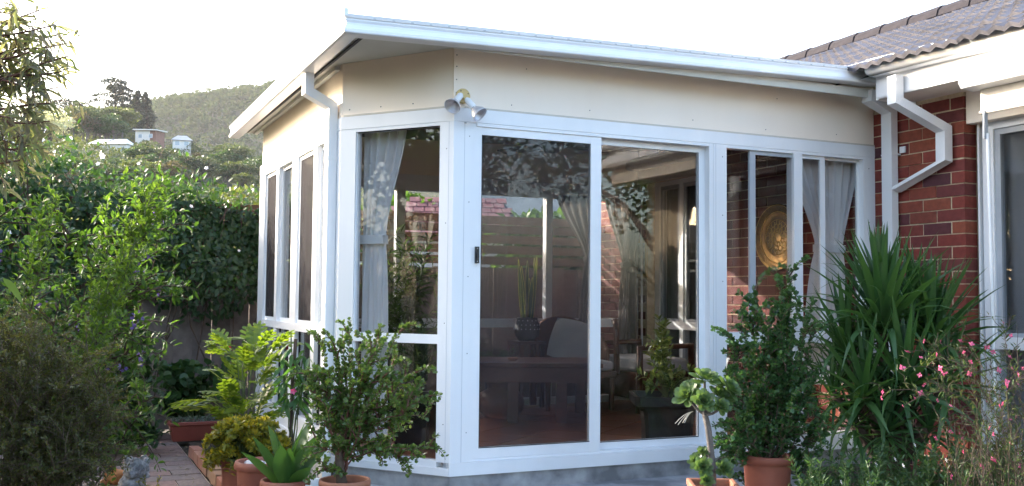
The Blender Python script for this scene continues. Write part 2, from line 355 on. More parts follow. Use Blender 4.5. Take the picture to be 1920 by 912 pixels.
b.add([(x, y, GZ-.1) for x, y in pts]+[(x, y, -.10) for x, y in pts], [tuple(range(7, -1, -1)), tuple(range(8, 16))]+[(i, (i+1) % 8, (i+1) % 8+8, i+8) for i in range(8)]); cp = b.build('path', M['concrete']); tag(cp, kind='structure')

# brick edging along the stone bed
ed = thing('brick_edging', 'row of upright bricks edging the bed of river stones', 'edging', (-1.125, 1.6, GZ))
p0 = None
for j in range(10):
    if p0 is None: p0 = box('brick', -.037, .037, -.112, .112, 0, .085, M['edge_brick'], ed, bev=.004); o = p0
    else: o = again(p0, ed)
    o.location = (float(rng.normal(0, .006)), .86-.232*j, float(rng.normal(0, .006))); o.rotation_euler = (float(rng.normal(0, .02)), float(rng.normal(0, .03)), float(rng.normal(0, .03)))

# ------------------------------------------------------------------ sunroom
A, B_, L, DY = V3(-.5177, .6596), V3(0, 0), 3.3435, 3.36
HB = math.hypot(*(B_-A)); dAB = (B_-A)/HB; nAB = V3(dAB[1], -dAB[0])
def TAB(t, n, z): q = A+dAB*t+nAB*(-n); return (q[0], q[1], z)      # n > 0 goes into the room
def TDA(y, n, z): return (-.5177+n, y, z)
def TBC(x, n, z): return (x, n, z)
def TBK(x, n, z): return (x, DY-n, z)
sr = thing('sunroom', 'cream and white framed sunroom with wide sliding glass door and low gutter', 'sunroom')
W = M['white']
def member(mb, T, a0, a1, z0, z1, n0=0, n1=.07): mb.box(a0, a1, n0, n1, z0, z1, T)
def pane(T, a0, a1, z0, z1, n, parent, m=None, name='pane'):
    return box(name, a0, a1, n, n+.005, z0, z1, m or M['glass'], parent, T)
zs, sx, sy = 2.5678, .024, -.006
def SZ(x, y, z=zs): return z+sx*x+sy*y
# base slab
b = MB(); off = .012
pts = [(-.5177+off, DY+.05), (-.5177+off, .6596+.008), (.006, off), (L-.003, off), (L-.003, DY+.05)]
b.add([(x, y, GZ-.1) for x, y in pts]+[(x, y, -.004) for x, y in pts], [tuple(range(5))[::-1], tuple(range(5, 10))]+[(i, (i+1) % 5, (i+1) % 5+5, i+5) for i in range(5)])
b.build('base_slab', M['concrete'], sr)
# wall panels above the frames
for nm, T, a0, a1, q0, q1 in (('AB', TAB, .0, HB, A, B_), ('BC', TBC, 0, L-.002, (0, 0), (L, 0)), ('DA', TDA, .6596, DY, (-.5177, .6596), (-.5177, DY)), ('BK', TBK, -.5177+.07, L-.003, (0, DY), (L, DY))):
    b = MB(); v = []
    za = SZ(*q0)+.01; zb = SZ(*q1)+.01
    for n in (.006, .066):
        v += [T(a0, n, 2.203), T(a1, n, 2.203), T(a1, n, zb), T(a0, n, za)]
    b.add(v, [(0, 1, 2, 3), (7, 6, 5, 4), (0, 4, 5, 1), (1, 5, 6, 2), (2, 6, 7, 3), (3, 7, 4, 0)])
    b.build('wall_panel', M['cream'], sr)
box('corner_bead', -.006, .008, -.004, .010, 2.204, SZ(0, 0)-.0, M['cream'], sr)
# strip under the front panels, coloured tan to draw their shadow line
b = MB(); b.box(.07, L-.004, -.004, .005, 2.203, 2.213); b.box(.02, HB-.02, -.004, .005, 2.203, 2.213, TAB); b.build('shadow_line_strip', M['canvas'], sr)
# corner posts
b = MB(); b.box(-.004, .118, -.006, .064, .078, 2.118); b.box(HB-.094, HB+.001, -.006, .06, .078, 2.118, TAB); b.build('corner_post', W, sr)
b = MB(); b.box(.0, .118, -.003, .062, .05, 2.118, TAB); b.box(.6596, .95, -.003, .062, .10, 2.118, TDA); b.build('corner_post', W, sr)
b = MB(); b.box(3.17, DY+.05, -.003, .06, .0, 2.19, TDA); b.build('corner_post', W, sr)
# sill and head members all round
b = MB(); b.box(-.006, L-.003, -.010, .10, 0, .077); b.build('sill', W, sr)
b = MB(); b.box(-.004, L-.003, -.005, .08, 2.12, 2.202); b.build('head_beam', W, sr)
b = MB(); b.box(.002, HB-.002, -.010, .10, 0, .045, TAB); b.build('sill', W, sr)
b = MB(); b.box(.002, HB, -.005, .08, 2.12, 2.2015, TAB); b.build('head_beam', W, sr)
b = MB(); b.box(.662, DY, -.010, .10, 0, .05, TDA); b.build('sill', W, sr)
b = MB(); b.box(.662, DY+.05, -.005, .08, 2.12, 2.2012, TDA); b.build('head_beam', W, sr)
b = MB()
for i in range(5):
    x = .35+i*.66+float(rng.normal(0, .05)); z = 2.246+float(rng.uniform(0, .02)); b.box(x-.0025, x+.0025, .0035, .007, z, z+.005)
    if i % 3 == 0: x += .1; z = 2.47+float(rng.uniform(0, .02)); b.box(x-.0025, x+.0025, .0035, .007, z, z+.005)
for z in (2.29, 2.37, 2.45, 2.52): b.box(.012, .018, .0035, .007, z, z+.006)
for i in range(4): t_ = .06+i*.24; b.box(t_-.003, t_+.003, .0035, .007, 2.245, 2.251, TAB)
tag(b.build('nail_head', M['seal'], sr), kind='stuff')
b = MB(); b.box(.0672, .0692, -.0068, 0, .079, 2.117); b.box(1.9092, 1.9108, -.0048, 0, .079, 2.117); b.box(HB-.0305, HB-.029, -.0068, 0, .05, 2.117, TAB)
tag(b.build('joint', M['grey_metal'], sr), kind='stuff')
b = MB()
for x in (.10, 1.965, 3.28):
    for z in (.25, .72, 1.18, 1.63, 2.03): b.box(x-.0025, x+.0025, -.0072, -.003, z, z+.005)
for z in (.3, .9, 1.5, 1.95): b.box(.79, .795, -.0072, -.003, z, z+.005, TAB)
tag(b.build('screw_cap', M['seal'], sr), kind='stuff')
# ---- sliding door
b = MB()
member(b, TBC, .119, .150, .0775, 2.119, .004, .10); member(b, TBC, 1.856, 1.888, .0775, 2.119, -.004, .10)
member(b, TBC, .150, 1.856, 2.098, 2.119, -.002, .10)
member(b, TBC, .150, 1.856, .078, .092, .004, .10)
dr = b.build('sliding_door', W, sr)
b = MB(); n0, n1 = .006, .036
member(b, TBC, .128, .186, .093, 2.097, n0, n1); member(b, TBC, .945, 1.022, .093, 2.097, n0, n1)
member(b, TBC, .186, .945, .093, .158, n0+.001, n1-.001); member(b, TBC, .186, .945, 2.050, 2.097, n0+.001, n1-.001); b.build('door_leaf', W, dr)
b = MB(); n0, n1 = .050, .080
member(b, TBC, .985, 1.018, .093, 2.097, n0, n1); member(b, TBC, 1.806, 1.856, .093, 2.097, n0, n1)
member(b, TBC, 1.018, 1.806, .093, .142, n0+.001, n1-.001); member(b, TBC, 1.018, 1.806, 2.058, 2.097, n0+.001, n1-.001); b.build('door_leaf', W, dr)
pane(TBC, .186, .945, .158, 2.05, .020, dr); pane(TBC, 1.018, 1.806, .142, 2.058, .064, dr)
pane(TBC, .186, .945, .158, 2.05, .012, dr, M['doorscreen'], 'fly_screen')
b = MB(); member(b, TBC, .146, .170, 1.265, 1.365, -.012, .0062); member(b, TBC, .152, .164, 1.29, 1.34, -.022, -.0115); b.build('latch', M['black'], dr)
for z in (1.276, 1.354): box('screw', .156, .160, -.014, -.0121, z-.002, z+.002, M['grey_metal'], dr)
for q_ in ((.186, .945, .154, .159, .005, .0085), (1.018, 1.806, .138, .1435, .049, .0515), (.1857, .189, .1595, 2.05, .0045, .0075), (1.802, 1.8065, .1437, 2.058, .049, .0515)):
    b = MB(); member(b, TBC, *q_); b.build('seal', M['seal'], dr)
# ---- front window right of the door
b = MB(); member(b, TBC, 1.890, 2.000, .078, 2.119, -.004, .08); member(b, TBC, 3.228, L-.004, .078, 2.119, -.004, .08)
member(b, TBC, 2.000, 3.228, .755, .838, -.0035, .075); member(b, TBC, 2.583, 2.659, .838, 2.098, -.003, .075); member(b, TBC, 2.583, 2.659, .12, .755, -.003, .075)
member(b, TBC, 2.000, 3.228, 2.098, 2.1195, -.002, .078); member(b, TBC, 2.000, 3.228, .0778, .120, -.002, .078)
wd = b.build('window', W, sr)
b = MB(); member(b, TBC, 2.209, 2.258, .8385, 2.0975, .014, .034); member(b, TBC, 2.258, 2.5825, 2.070, 2.0975, .015, .033); b.build('sash', M['grey_metal'], wd)
b = MB(); member(b, TBC, 2.6595, 2.835, 2.072, 2.0975, .015, .033); member(b, TBC, 2.835, 2.880, .8385, 2.0975, .014, .034); member(b, TBC, 3.205, 3.2275, .8385, 2.0975, .040, .06); member(b, TBC, 2.880, 3.205, 2.078, 2.0975, .041, .06); b.build('sash', W, wd)
for a0, a1, z0, z1, n in ((2.0, 2.209, .838, 2.098, .045), (2.258, 2.583, .838, 2.07, .022), (2.659, 2.835, .838, 2.072, .022), (2.88, 3.205, .838, 2.078, .048), (2.0, 2.583, .12, .755, .03), (2.659, 3.228, .12, .755, .03)):
    pane(TBC, a0, a1, z0, z1, n, wd)
# ---- chamfer window
b = MB(); member(b, TAB, .118, .745, .778, .832, -.003, .06); member(b, TAB, .118, .745, 2.098, 2.119, -.002, .06); member(b, TAB, .118, .745, .046, .085, -.002, .06)
member(b, TAB, .7445, .7535, .085, 2.098, .012, .05); member(b, TAB, .118, .126, .085, 2.098, .012, .05)
wd = b.build('window', W, sr)
pane(TAB, .126, .7445, .832, 2.098, .03, wd); pane(TAB, .126, .7445, .085, .778, .03, wd)
b = MB(); member(b, TAB, .126, .7445, 2.093, 2.0985, .010, .016); member(b, TAB, .739, .7447, .085, 2.098, .0115, .016); b.build('seal', M['seal'], wd)
# ---- side windows
b = MB(); T = TDA
for y0, y1 in ((2.09, 1.89), (1.388, 1.285), (2.69, 2.60)): member(b, T, y1, y0, .17, 2.119, -.001, .07)
member(b, T, .95, 3.17, .795, .850, -.004, .065); member(b, T, .95, 3.17, .05, .17, -.002, .07); member(b, T, .95, 3.17, 2.10, 2.119, -.002, .07)
wd = b.build('window', W, sr)
for a0, a1, n, scr in ((.955, 1.285, .045, 0), (1.388, 1.89, .03, 1), (2.09, 2.60, .045, 0), (2.69, 3.17, .03, 1)):
    s = MB(); q = .028
    member(s, T, a0, a0+q, .8505, 2.0995, n-.015, n+.015); member(s, T, a1-q, a1, .8505, 2.0995, n-.015, n+.015); member(s, T, a0+q, a1-q, .8505, .878, n-.014, n+.014); member(s, T, a0+q, a1-q, 2.07, 2.0995, n-.014, n+.014)
    s.build('sash', W, wd); pane(T, a0+q, a1-q, .878, 2.07, n, wd)
    if scr: pane(T, a0+q, a1-q, .878, 2.07, n-.012, wd, M['screen'], 'fly_screen')
    pane(T, a0, a1, .17, .795, .035, wd)
    for e0 in (a0+.004, a1-.012): s = MB(); member(s, T, e0, e0+.008, .171, .794, .028, .042); s.build('seal', M['seal'], wd)
# ---- back windows toward the fence
b = MB(); T = TBK
member(b, T, -.44, L-.004, 0, .075, 0, .07); member(b, T, -.44, L-.004, 2.05, 2.2, 0, .07); member(b, T, -.44, L-.004, .765, .85, -.003, .075)
for x0, x1 in ((-.44, -.36), (.715, .80), (1.22, 1.29), (2.27, 2.34), (3.2, L-.004)): member(b, T, x0, x1, .076, 2.049, -.002, .072)
wd = b.build('window', W, sr)
for x0, x1 in ((-.36, .715), (.80, 1.22), (1.29, 2.27), (2.34, 3.2)):
    pane(T, x0, x1, .85, 2.05, .03, wd); pane(T, x0, x1, .076, .765, .03, wd)
# ---- ceiling, roof, gutter
XG, YG, GE = -.7593, -.294, 3.66
cl = MB(); pts = [(-.45, DY-.07), (-.45, .70), (.03, .068), (L-.004, .068), (L-.004, DY-.07)]
cl.add([(x, y, SZ(x, y, 2.53)) for x, y in pts]+[(x, y, SZ(x, y, 2.545)) for x, y in pts], [tuple(range(5)), tuple(range(5, 10))[::-1]]+[(i, i+5, (i+1) % 5+5, (i+1) % 5) for i in range(5)])
cl.build('ceiling', M['ceiling'], sr)
sb = MB()   # eave lining
e = .085
pts = [(XG+e, GE), (XG+e, YG+e), (L-.004, YG+e), (L-.004, .004), (.004, .004), (-.515, .661), (-.515, GE)]
sb.add([(x, y, SZ(x, y)-.003) for x, y in pts]+[(x, y, SZ(x, y)+.014) for x, y in pts], [tuple(range(7)), tuple(range(7, 14))[::-1]]+[(i, i+7, (i+1) % 7+7, (i+1) % 7) for i in range(7)])
sb.build('soffit', M['soffit'], sr)
sb = MB(); sb.box(XG+.145, XG+.16, YG+.12, GE-.05, SZ(XG, 1)-.016, SZ(XG, 1)-.004); sb.build('soffit_batten', M['seal'], sr)
sb = MB(); sb.box(XG+.205, XG+.2385, .70, GE-.05, SZ(XG, 1)-.03, SZ(XG, 1)-.004); sb.build('soffit_batten', M['soffit'], sr)
rf = MB(); RZ = 2.600
pts = [(XG+.05, GE), (XG+.05, YG+.05), (L+.3, YG+.05), (L+.3, GE)]
rf.add([(x, y, SZ(x, y, RZ)) for x, y in pts]+[(x, y, SZ(x, y, RZ+.018)) for x, y in pts], [(0, 1, 2, 3), (7, 6, 5, 4)]+[(i, (i+1) % 4, (i+1) % 4+4, i+4) for i in range(4)])
rf.build('roof', M['gutter'], sr)
GT = 2.6202; h = .108
prof = [(0, -.004), (.004, -.001), (.0, -.020), (-.007, -.024), (-.007, -.032), (-.012, -.045), (-.011, -.058), (-.004, -.070), (.0, -.078), (.003, -.082), (.003, -.098), (0, -.104), (-.010, -h), (-.085, -h), (-.085, -.01), (-.075, -.01), (-.075, -h+.008), (-.02, -h+.01), (-.014, -.02), (-.012, 0)]
prof = [(a, z) for a, z in prof]
gu = MB()
gu.extrude(prof, [((XG, GE, SZ(XG, GE, GT)), (-1, 0)), ((XG, YG, SZ(XG, YG, GT)), (-1, -1)), ((L-.03, YG, SZ(L, YG, GT)), (0, -1))])
gut = gu.build('gutter', M['gutter'], sr)
q = MB(); q.extrude([(a+(.002 if a > -.08 else 0), z) for a, z in prof[:14]]+[(-.02, -.05)], [((XG, YG+.05, SZ(XG, YG+.05, GT)), (-1, 0)), ((XG, YG, SZ(XG, YG, GT)+.001), (-1, -1)), ((XG+.05, YG, SZ(XG+.05, YG, GT)), (0, -1))])
q.box(XG-.008, XG+.016, YG-.008, YG+.016, GT-.03, GT+.012); q.build('corner_cap', M['gutter'], gut)
q = MB()
for i in range(32):
    x = XG+.16+i*.11
    if x < L-.1: q.box(x, x+.016, YG-.0012, YG+.004, SZ(x, YG, GT)-.018, SZ(x, YG, GT)-.0135)
    y = YG+.12+i*.11
    if y < GE-.1: q.box(XG-.0012, XG+.004, y, y+.016, SZ(XG, y, GT)-.018, SZ(XG, y, GT)-.0135)
tag(q.build('overflow_slot', M['grey_metal'], gut), kind='stuff')
b = MB(); b.box(XG+.09, L-.01, YG+e-.004, YG+e+.012, SZ(0, 0)-.06, SZ(0, 0)-.001); b.box(XG+.074, XG+.088, YG+.1, GE-.02, SZ(XG, 0)-.05, SZ(XG, 0)+.02); b.build('fascia', M['soffit'], sr)
# left downpipe
b = MB(); ypp = .80
b.rect_tube([(XG+.05, ypp-.02, 2.52), (XG+.05, ypp-.02, 2.37), (-.5177-.034, ypp-.02, 2.29), (-.5177-.034, ypp-.02, -.10)], .09, (0, 1, 0), .058)
dp = b.build('downpipe', M['gutter'], sr)
b = MB()
for z in (1.95, 1.0, .2): b.box(-.5177-.0655, -.5177-.003, ypp-.068, ypp+.028, z-.012, z+.012)
b.build('pipe_strap', M['gutter'], dp)

# ------------------------------------------------------------------ brick house on the right
XW = L
XF = XW+.0965
ho = thing('brick_house', 'red brick house with grey tiled roof, white gutter and white framed window', 'house', (XW, 0, GZ))
def par(o):                                   # keep world coordinates under the house root
    o.matrix_parent_inverse = Matrix.Translation((-XW, 0, -GZ)); return o
def hbox(*a, **k): return par(box(*a, **k))
b = MB(); b.box(XW+.006, XW+.28, -.792, .02, GZ-.1, 2.50); b.box(XW+.006, XW+.28, .0201, 2.155, GZ-.1, 2.655); b.box(XW+.006, XW+.28, 3.135, DY+.9, GZ-.1, 2.655); b.box(XW+.006, XW+.28, 2.1551, 3.1349, GZ-.1, .088); b.box(XW+.006, XW+.28, 2.1551, 3.1349, 2.249, 2.6549)
wl = par(b.build('wall', M['mortar'], ho))
def build_bricks():
    b = MB(); b.box(-.055, .055, -.115, .115, -.038, .038); full = None; half = None; stuffb = MB(); k = 0
    for j in range(-2, 32):
        z = .038+.0842*j+.004
        if z > 2.62: break
        y = -.80+.115; off = 0 if j % 2 else .12
        if off and z < 2.46:   # header at the corner
            hb = MB(); hb.box(-.055, .055, -.0525, .0525, -.038, .038)
            if half is None: half = hb.build('brick', M['brick'], wl); o = half
            else: o = again(half, wl)
            o.location = (XW+.055, -.80+.0525, z+float(rng.normal(0, .0008)))
        for i in range(22):
            yy = -.80+.115+off+.24*i
            if yy > DY+.8: break
            if z > 2.46 and yy < .15: continue
            if 2.13-.1 < yy < 3.16+.1 and z < 2.30: continue
            if yy > .9 or (yy > 0 and z < .2):
                r = float(rng.normal(0, .0015)); stuffb.box(XW+r, XW+.1, yy-.115, yy+.115, z-.038, z+.038); continue
            if full is None: full = b.build('brick', M['brick'], wl); o = full
            else: o = again(full, wl)
            o.location = (XW+.055+float(rng.normal(0, .0015)), yy, z+float(rng.normal(0, .001)))
            o.rotation_euler = (float(rng.normal(0, .003)), 0, float(rng.normal(0, .004)))
            k += 1
    tag(stuffb.build('brick', M['brick_shade'], wl), kind='stuff')
m, n, bb = nodes('shaded_brick'); gg = n.nodes.new('ShaderNodeNewGeometry'); rr = ramp(n, gg.outputs['Random Per Island'], (.09, .022, .02), (.16, .040, .032), .1, .9)  # same clay brick, its colour darkened to stand for the indoor shade
n.links.new(rr.outputs[0], bb.inputs['Base Color']); bb.inputs['Roughness'].default_value = .85; M['brick_shade'] = m
build_bricks()
# window in the right wall (comes toward the viewer) and the older one now inside the sunroom
def TW(y, n, z): return (XF+n, y, z)
def house_window(y0, y1, name='window', mull=()):
    b = MB()
    for a0, a1, z0, z1 in ((y0, y0+.085, .09, 2.247), (y1-.085, y1, .09, 2.247), (y0+.085, y1-.085, 2.20, 2.247), (y0+.085, y1-.085, .755, .835), (y0+.085, y1-.085, .09, .15)): b.box(a0, a1, 0, .09, z0, z1, TW)
    for y in mull: b.box(y-.03, y+.03, .002, .08, .15, 2.20, TW)
    o = par(b.build(name, M['white'], ho))
    es = [y0+.085]+[v for y in mull for v in (y-.03, y+.03)]+[y1-.085]
    for a0, a1 in zip(es[::2], es[1::2]):
        s = MB(); q = .042
        for c in ((a0, a0+q, .8355, 2.1995), (a1-q, a1, .8355, 2.1995), (a0+q, a1-q, 2.160, 2.1995), (a0+q, a1-q, .8355, .862)): s.box(c[0], c[1], .014, .05, c[2], c[3], TW)
        s.build('sash', M['grey_metal'], o)
        box('pane', a0+q, a1-q, .03, .035, .862, 2.16, M['glass'], o, TW); box('pane', a0, a1, .03, .035, .15, .755, M['glass'], o, TW)
    return o
house_window(-2.60, -.862, mull=(-1.75,))
house_window(2.16, 3.13, mull=(2.66,))
# rooms behind the two windows
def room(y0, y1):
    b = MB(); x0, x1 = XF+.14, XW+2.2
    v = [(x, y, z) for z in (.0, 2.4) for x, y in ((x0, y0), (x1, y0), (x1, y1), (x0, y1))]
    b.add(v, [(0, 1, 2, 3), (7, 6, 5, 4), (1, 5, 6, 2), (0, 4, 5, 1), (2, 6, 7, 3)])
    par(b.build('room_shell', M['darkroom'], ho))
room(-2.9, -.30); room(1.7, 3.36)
hbox('wall', XW+.006, XW+.28, -2.9, -2.61, GZ-.1, 2.5, M['mortar'], ho)
hbox('wall', XW+.006, XW+.28, -2.609, -.793, GZ-.1, .088, M['mortar'], ho)
hbox('lintel_panel', XW+.02, XW+.26, -2.609, -.8025, 2.249, 2.4995, M['cream'], ho)
hbox('jamb_strip', XF-.012, XF+.02, -.846, -.832, .09, 2.247, M['white'], ho)
# eave: lining, fascia, gutter
XE = 2.894
b = MB(); b.box(XE+.11, XW+.02, -3.2, -.40, 2.468, 2.482); par(b.build('soffit', M['cream'], ho))
b = MB(); b.box(XE+.085, XE+.108, -3.2, -.395, 2.455, 2.64); b.box(XE+.080, XE+.0845, -3.2, -.395, 2.462, 2.470); par(b.build('fascia', M['gutter'], ho))
b = MB(); b.box(XE+.1, XW, -.394, -.37, 2.45, 2.62); par(b.build('fascia', M['gutter'], ho))
pr = [(0, 0), (.0, -.012), (-.010, -.016), (-.006, -.030), (.010, -.045), (.018, -.065), (.014, -.085), (0, -.100), (-.03, -.112), (-.08, -.114), (-.08, -.02), (-.07, -.02), (-.07, -.10), (-.02, -.095), (-.006, -.07), (-.014, -.03), (-.014, 0)]
gz = 2.672
b = MB(); b.extrude(pr, [((XE, -.385, gz+.048), (-1, 0)), ((XE, -3.4, gz-.02), (-1, 0))])
hg = par(b.build('gutter', M['gutter'], ho)); hg.data.polygons.foreach_set('use_smooth', [True]*len(hg.data.polygons))
md = hg.modifiers.new('edge', 'EDGE_SPLIT'); md.split_angle = R_(40)
# downpipes: outlet with swan neck joining the upright beside the sunroom corner
b = MB(); b.rect_tube([(XE+.045, -.60, 2.57), (XE+.045, -.60, 2.40), (XW-.052, -.68, 2.225), (XW-.052, -.68, 2.005), (XW-.055, -.235, 1.845)], .088, (.12, .99, 0), .062)
par(b.build('downpipe', M['gutter'], ho))
b = MB(); b.rect_tube([(XE+.21, -.20, 2.56), (XE+.21, -.20, 2.50), (XW-.056, -.20, 2.43), (XW-.056, -.20, GZ)], .095, (0, 1, 0), .06)
dp = par(b.build('downpipe', M['gutter'], ho))
b = MB(); b.box(XW-.0875, XW+.0, -.251, -.149, 2.105, 2.117); b.box(XW-.012, XW-.001, -.30, -.2505, 2.12, 2.165); b.build('pipe_strap', M['gutter'], dp)
# ---- tiled roof
PT = R_(22.5); XR, ZR = 5.95, 2.66+(5.95-2.85)*math.tan(PT)
rt = MB(); rt.add([(2.90, -4, 2.60), (XR, -4, ZR-.06), (XR, 7, ZR-.06), (2.90, 7, 2.60)], [(0, 1, 2, 3)]); rt.add([(XR, -4, ZR-.06), (9.0, -4, 2.60), (9.0, 7, 2.60), (XR, 7, ZR-.06)], [(0, 1, 2, 3)])
roof = par(rt.build('roof', M['seal'], ho))
def tile_mesh():
    b = MB(); n = 13; P = []
    for i in range(n):
        u = i/(n-1)*.33-.165
        z = .012*math.cos(2*math.pi*u/.11)
        for s, dz in ((0, .030), (.36, 0)): P.append((s, u, z+dz))
    b.grid(P, n, 2)
    P2 = []
    for i in range(n): a = P[2*i]; P2 += [a, (a[0]+.004, a[1], a[2]-.030)]
    b.grid(P2, n, 2)
    return b
p0 = None; sl_ = (XR-2.85)/math.cos(PT); nr = int(sl_/.31)+1
for j in range(nr):
    for i in range(25):
        y = -2.35+i*.325
        if y > 5.6: continue
        s = .31*j-.03
        if p0 is None: p0 = tile_mesh().build('roof_tile', M['tile'], roof); o = p0
        else: o = again(p0, roof)
        o.location = (2.85+s*math.cos(PT), y, 2.655+s*math.sin(PT)+float(rng.normal(0, .003))); o.rotation_euler = (0, -PT, float(rng.normal(0, .006)))
p0 = None
for i in range(22):
    if p0 is None:
        b = MB(); P = []
        for k in range(7):
            q = math.pi*k/6
            for y, r in ((0, .130), (.42, .120)): P.append((-math.cos(q)*r*1.25, y, math.sin(q)*r*1.05))
        b.grid(P, 7, 2)
        P2 = []
        for k in range(7): a = P[2*k]; P2 += [a, (a[0]*.93, a[1]+.001, a[2]*.93)]
        b.grid(P2, 7, 2)
        p0 = b.build('ridge_tile', M['ridge'], roof); o = p0
    else: o = again(p0, roof)
    o.location = (XR, -2.6+i*.385, ZR-.03)
b = MB(); b.add([(2.86, .1, 2.69), (2.86, -.42, 2.69), (3.25, -.15, 2.84), (3.05, .6, 2.77)], [(0, 1, 2, 3)]); b.add([(2.88, .1, 2.685), (2.88, 2.9, 2.685), (3.3, 2.9, 2.86), (3.3, .1, 2.86)], [(0, 1, 2, 3)]); par(b.build('roof_flashing', M['gutter'], ho))
# ---- awnings
def awning(label, y0, y1, z, x=XW):
    t = thing('awning', label, 'awning', (x, y1, z))
    pr = [(.0, .075), (-.10, .07), (-.165, .03), (-.175, -.02), (-.155, -.05), (-.05, -.06), (0, -.05)]
    b = MB(); ln = y0-y1
    b.add([(a, 0, c) for a, c in pr]+[(a, ln, c) for a, c in pr], [tuple(range(7)), tuple(range(7, 14))[::-1]]+[(k, k+7, (k+1) % 7+7, (k+1) % 7) for k in range(7)]); b.build('hood', M['gutter'], t)
    b = MB(); b.box(-.06, -.052, ln+.02, -.06, -.20, -.055); b.build('valance', M['canvas'], t)
    b = MB(); b.tube([(-.056, ln+.03, -.20), (-.056, -.05, -.20)], .011, 8); b.build('weight_bar', M['canvas'], t)
    b = MB(); b.box(-.075, -.045, -.098, -.085, -.36, -.19); b.build('arm_bracket', M['grey_metal'], t)
    b = MB(); b.tube([(-.05, -.10, -.33), (-.035, -.10, -1.3), (-.03, -.10, -2.2)], .011, 8); b.build('guide_arm', M['white'], t)
    return t
awning('closed awning with long white hood and cream valance over the brick house window', -3.0, -1.235, 2.405, 2.975)
awning('white hooded awning over the older window inside the sunroom', 2.02, 3.27, 2.43)

# ------------------------------------------------------------------ paling fence and the creeper on it
FY = 4.30
fe = thing('paling_fence', 'weathered paling fence with horizontal slats on top behind the sunroom', 'fence', (0, FY, GZ))
p0 = None
for i in range(84):
    x = -6.2+i*.172
    if p0 is None: p0 = box('paling', -.0856, .0856, 0, .018, 0, 1.57, M['paling'], fe); o = p0
    else: o = again(p0, fe)
    o.location = (x+float(rng.normal(0, .003)), float(rng.normal(0, .004)), float(rng.normal(0, .008))); o.rotation_euler = (0, float(rng.normal(0, .004)), 0)
p0 = None
for k in range(5):
    for j in range(3):
        if p0 is None: p0 = box('slat', 0, 4.78, -.012, .008, 0, .088, M['slat'], fe); o = p0
        else: o = again(p0, fe)
        o.location = (-6.25+j*4.8, -.03, 1.61+.108*k+float(rng.normal(0, .004))); o.rotation_euler = (0, float(rng.normal(0, .0015)), 0)
p0 = None
for i in range(7):
    if p0 is None: p0 = box('post', -.05, .05, .02, .11, 0, 2.13, M['paling'], fe); o = p0
    else: o = again(p0, fe)
    o.location = (-6.2+i*2.4, 0, 0)
p0 = None
for z in (.3, 1.2):
    if p0 is None: p0 = box('rail', -6.2, 8.2, .0185, .058, 0, .07, M['paling'], fe); o = p0
    else: o = again(p0, fe)
    o.location = (0, 0, z)

cr = thing('flowering_creeper', 'dense dark creeper with white flowers covering the paling fence', 'creeper', (-2.4, FY-.1, GZ))
def cw(o): o.matrix_parent_inverse = Matrix.Translation(-o.parent.location); return o
def creeper_top(x): return 2.03+.10*np.sin(x*2.1)+.07*np.sin(x*5.3+1)+.12*np.clip((-1.6-x)/2.5, 0, 1)
def creeper_low(x): return np.where(x > -1.5, .95+.35*np.sin((x+.3)*3.1)*.6+.25*np.clip(x+.9, 0, 1), .25+.4*np.sin(x*2.7))
N = 15000
x = rng.uniform(-6.2, -.30, N); t = rng.beta(1.7, 1.25, N); z = creeper_low(x)+(creeper_top(x)-creeper_low(x))*t
dep = (.10+.42*np.sin(np.clip(t, 0, 1)*math.pi)**.6)*rng.uniform(.25, 1, N)**.6*(.75+.35*np.sin(x*3.7+z*4.1))
P = np.stack([x, FY-.05-dep, z], 1)
D = rng.normal(0, .7, (N, 3))+V3(0, -.5, -.75)
cw(leaves('foliage', G['creeper'], cr, P, D, rng.uniform(.050, .095, N), rng.uniform(.026, .048, N), 'oval', (0, -1, .5), .55))
N = 2600; x = rng.uniform(-6.2, -.45, N); z = creeper_top(x)+np.abs(rng.normal(0, .13, N))-.06
cw(leaves('top_growth', G['creepertop'], cr, np.stack([x, FY-.1+rng.normal(0, .22, N), z], 1), rng.normal(0, .6, (N, 3))+V3(0, -.2, .5), rng.uniform(.05, .085, N), rng.uniform(.022, .038, N), 'oval', (0, -.6, .8), .6))
b = MB()
for i in range(46):
    x0 = float(rng.uniform(-6, -.5)); zt = float(creeper_top(V3(x0))[0]) if False else float(creeper_top(np.array([x0]))[0])
    b.tube(curve((x0, FY-.06, -.1 if i % 3 else 1.0), (x0+rng.normal(0, .5), FY-.2, zt-.1), (rng.normal(0, .15), -.1, 0), 7, .03), .006, 4, False)
    if i % 2: b.tube(curve((x0, FY-.15, zt-.1), (x0+rng.normal(0, .35), FY-.2+rng.normal(0, .1), zt+rng.uniform(.1, .42)), (0, 0, .06), 6), .003, 3, False)
cw(b.build('vine_stem', M['bark'], cr))
def flower(name, m, npet, r, cup=.35, wid=.8):
    b = MB()
    for k in range(npet):
        q = 2*math.pi*k/npet; c, s = math.cos(q), math.sin(q); wv = r*wid
        v = [(0, 0, 0), (c*r*.55-s*wv*.5, s*r*.55+c*wv*.5, r*cup*.7), (c*r, s*r, r*cup), (c*r*.55+s*wv*.5, s*r*.55-c*wv*.5, r*cup*.7)]
        b.add(v, [(0, 1, 2, 3)])
    return b.build(name, m)
fl = flower('flower', G['white'], 5, .034); fl.parent = cr
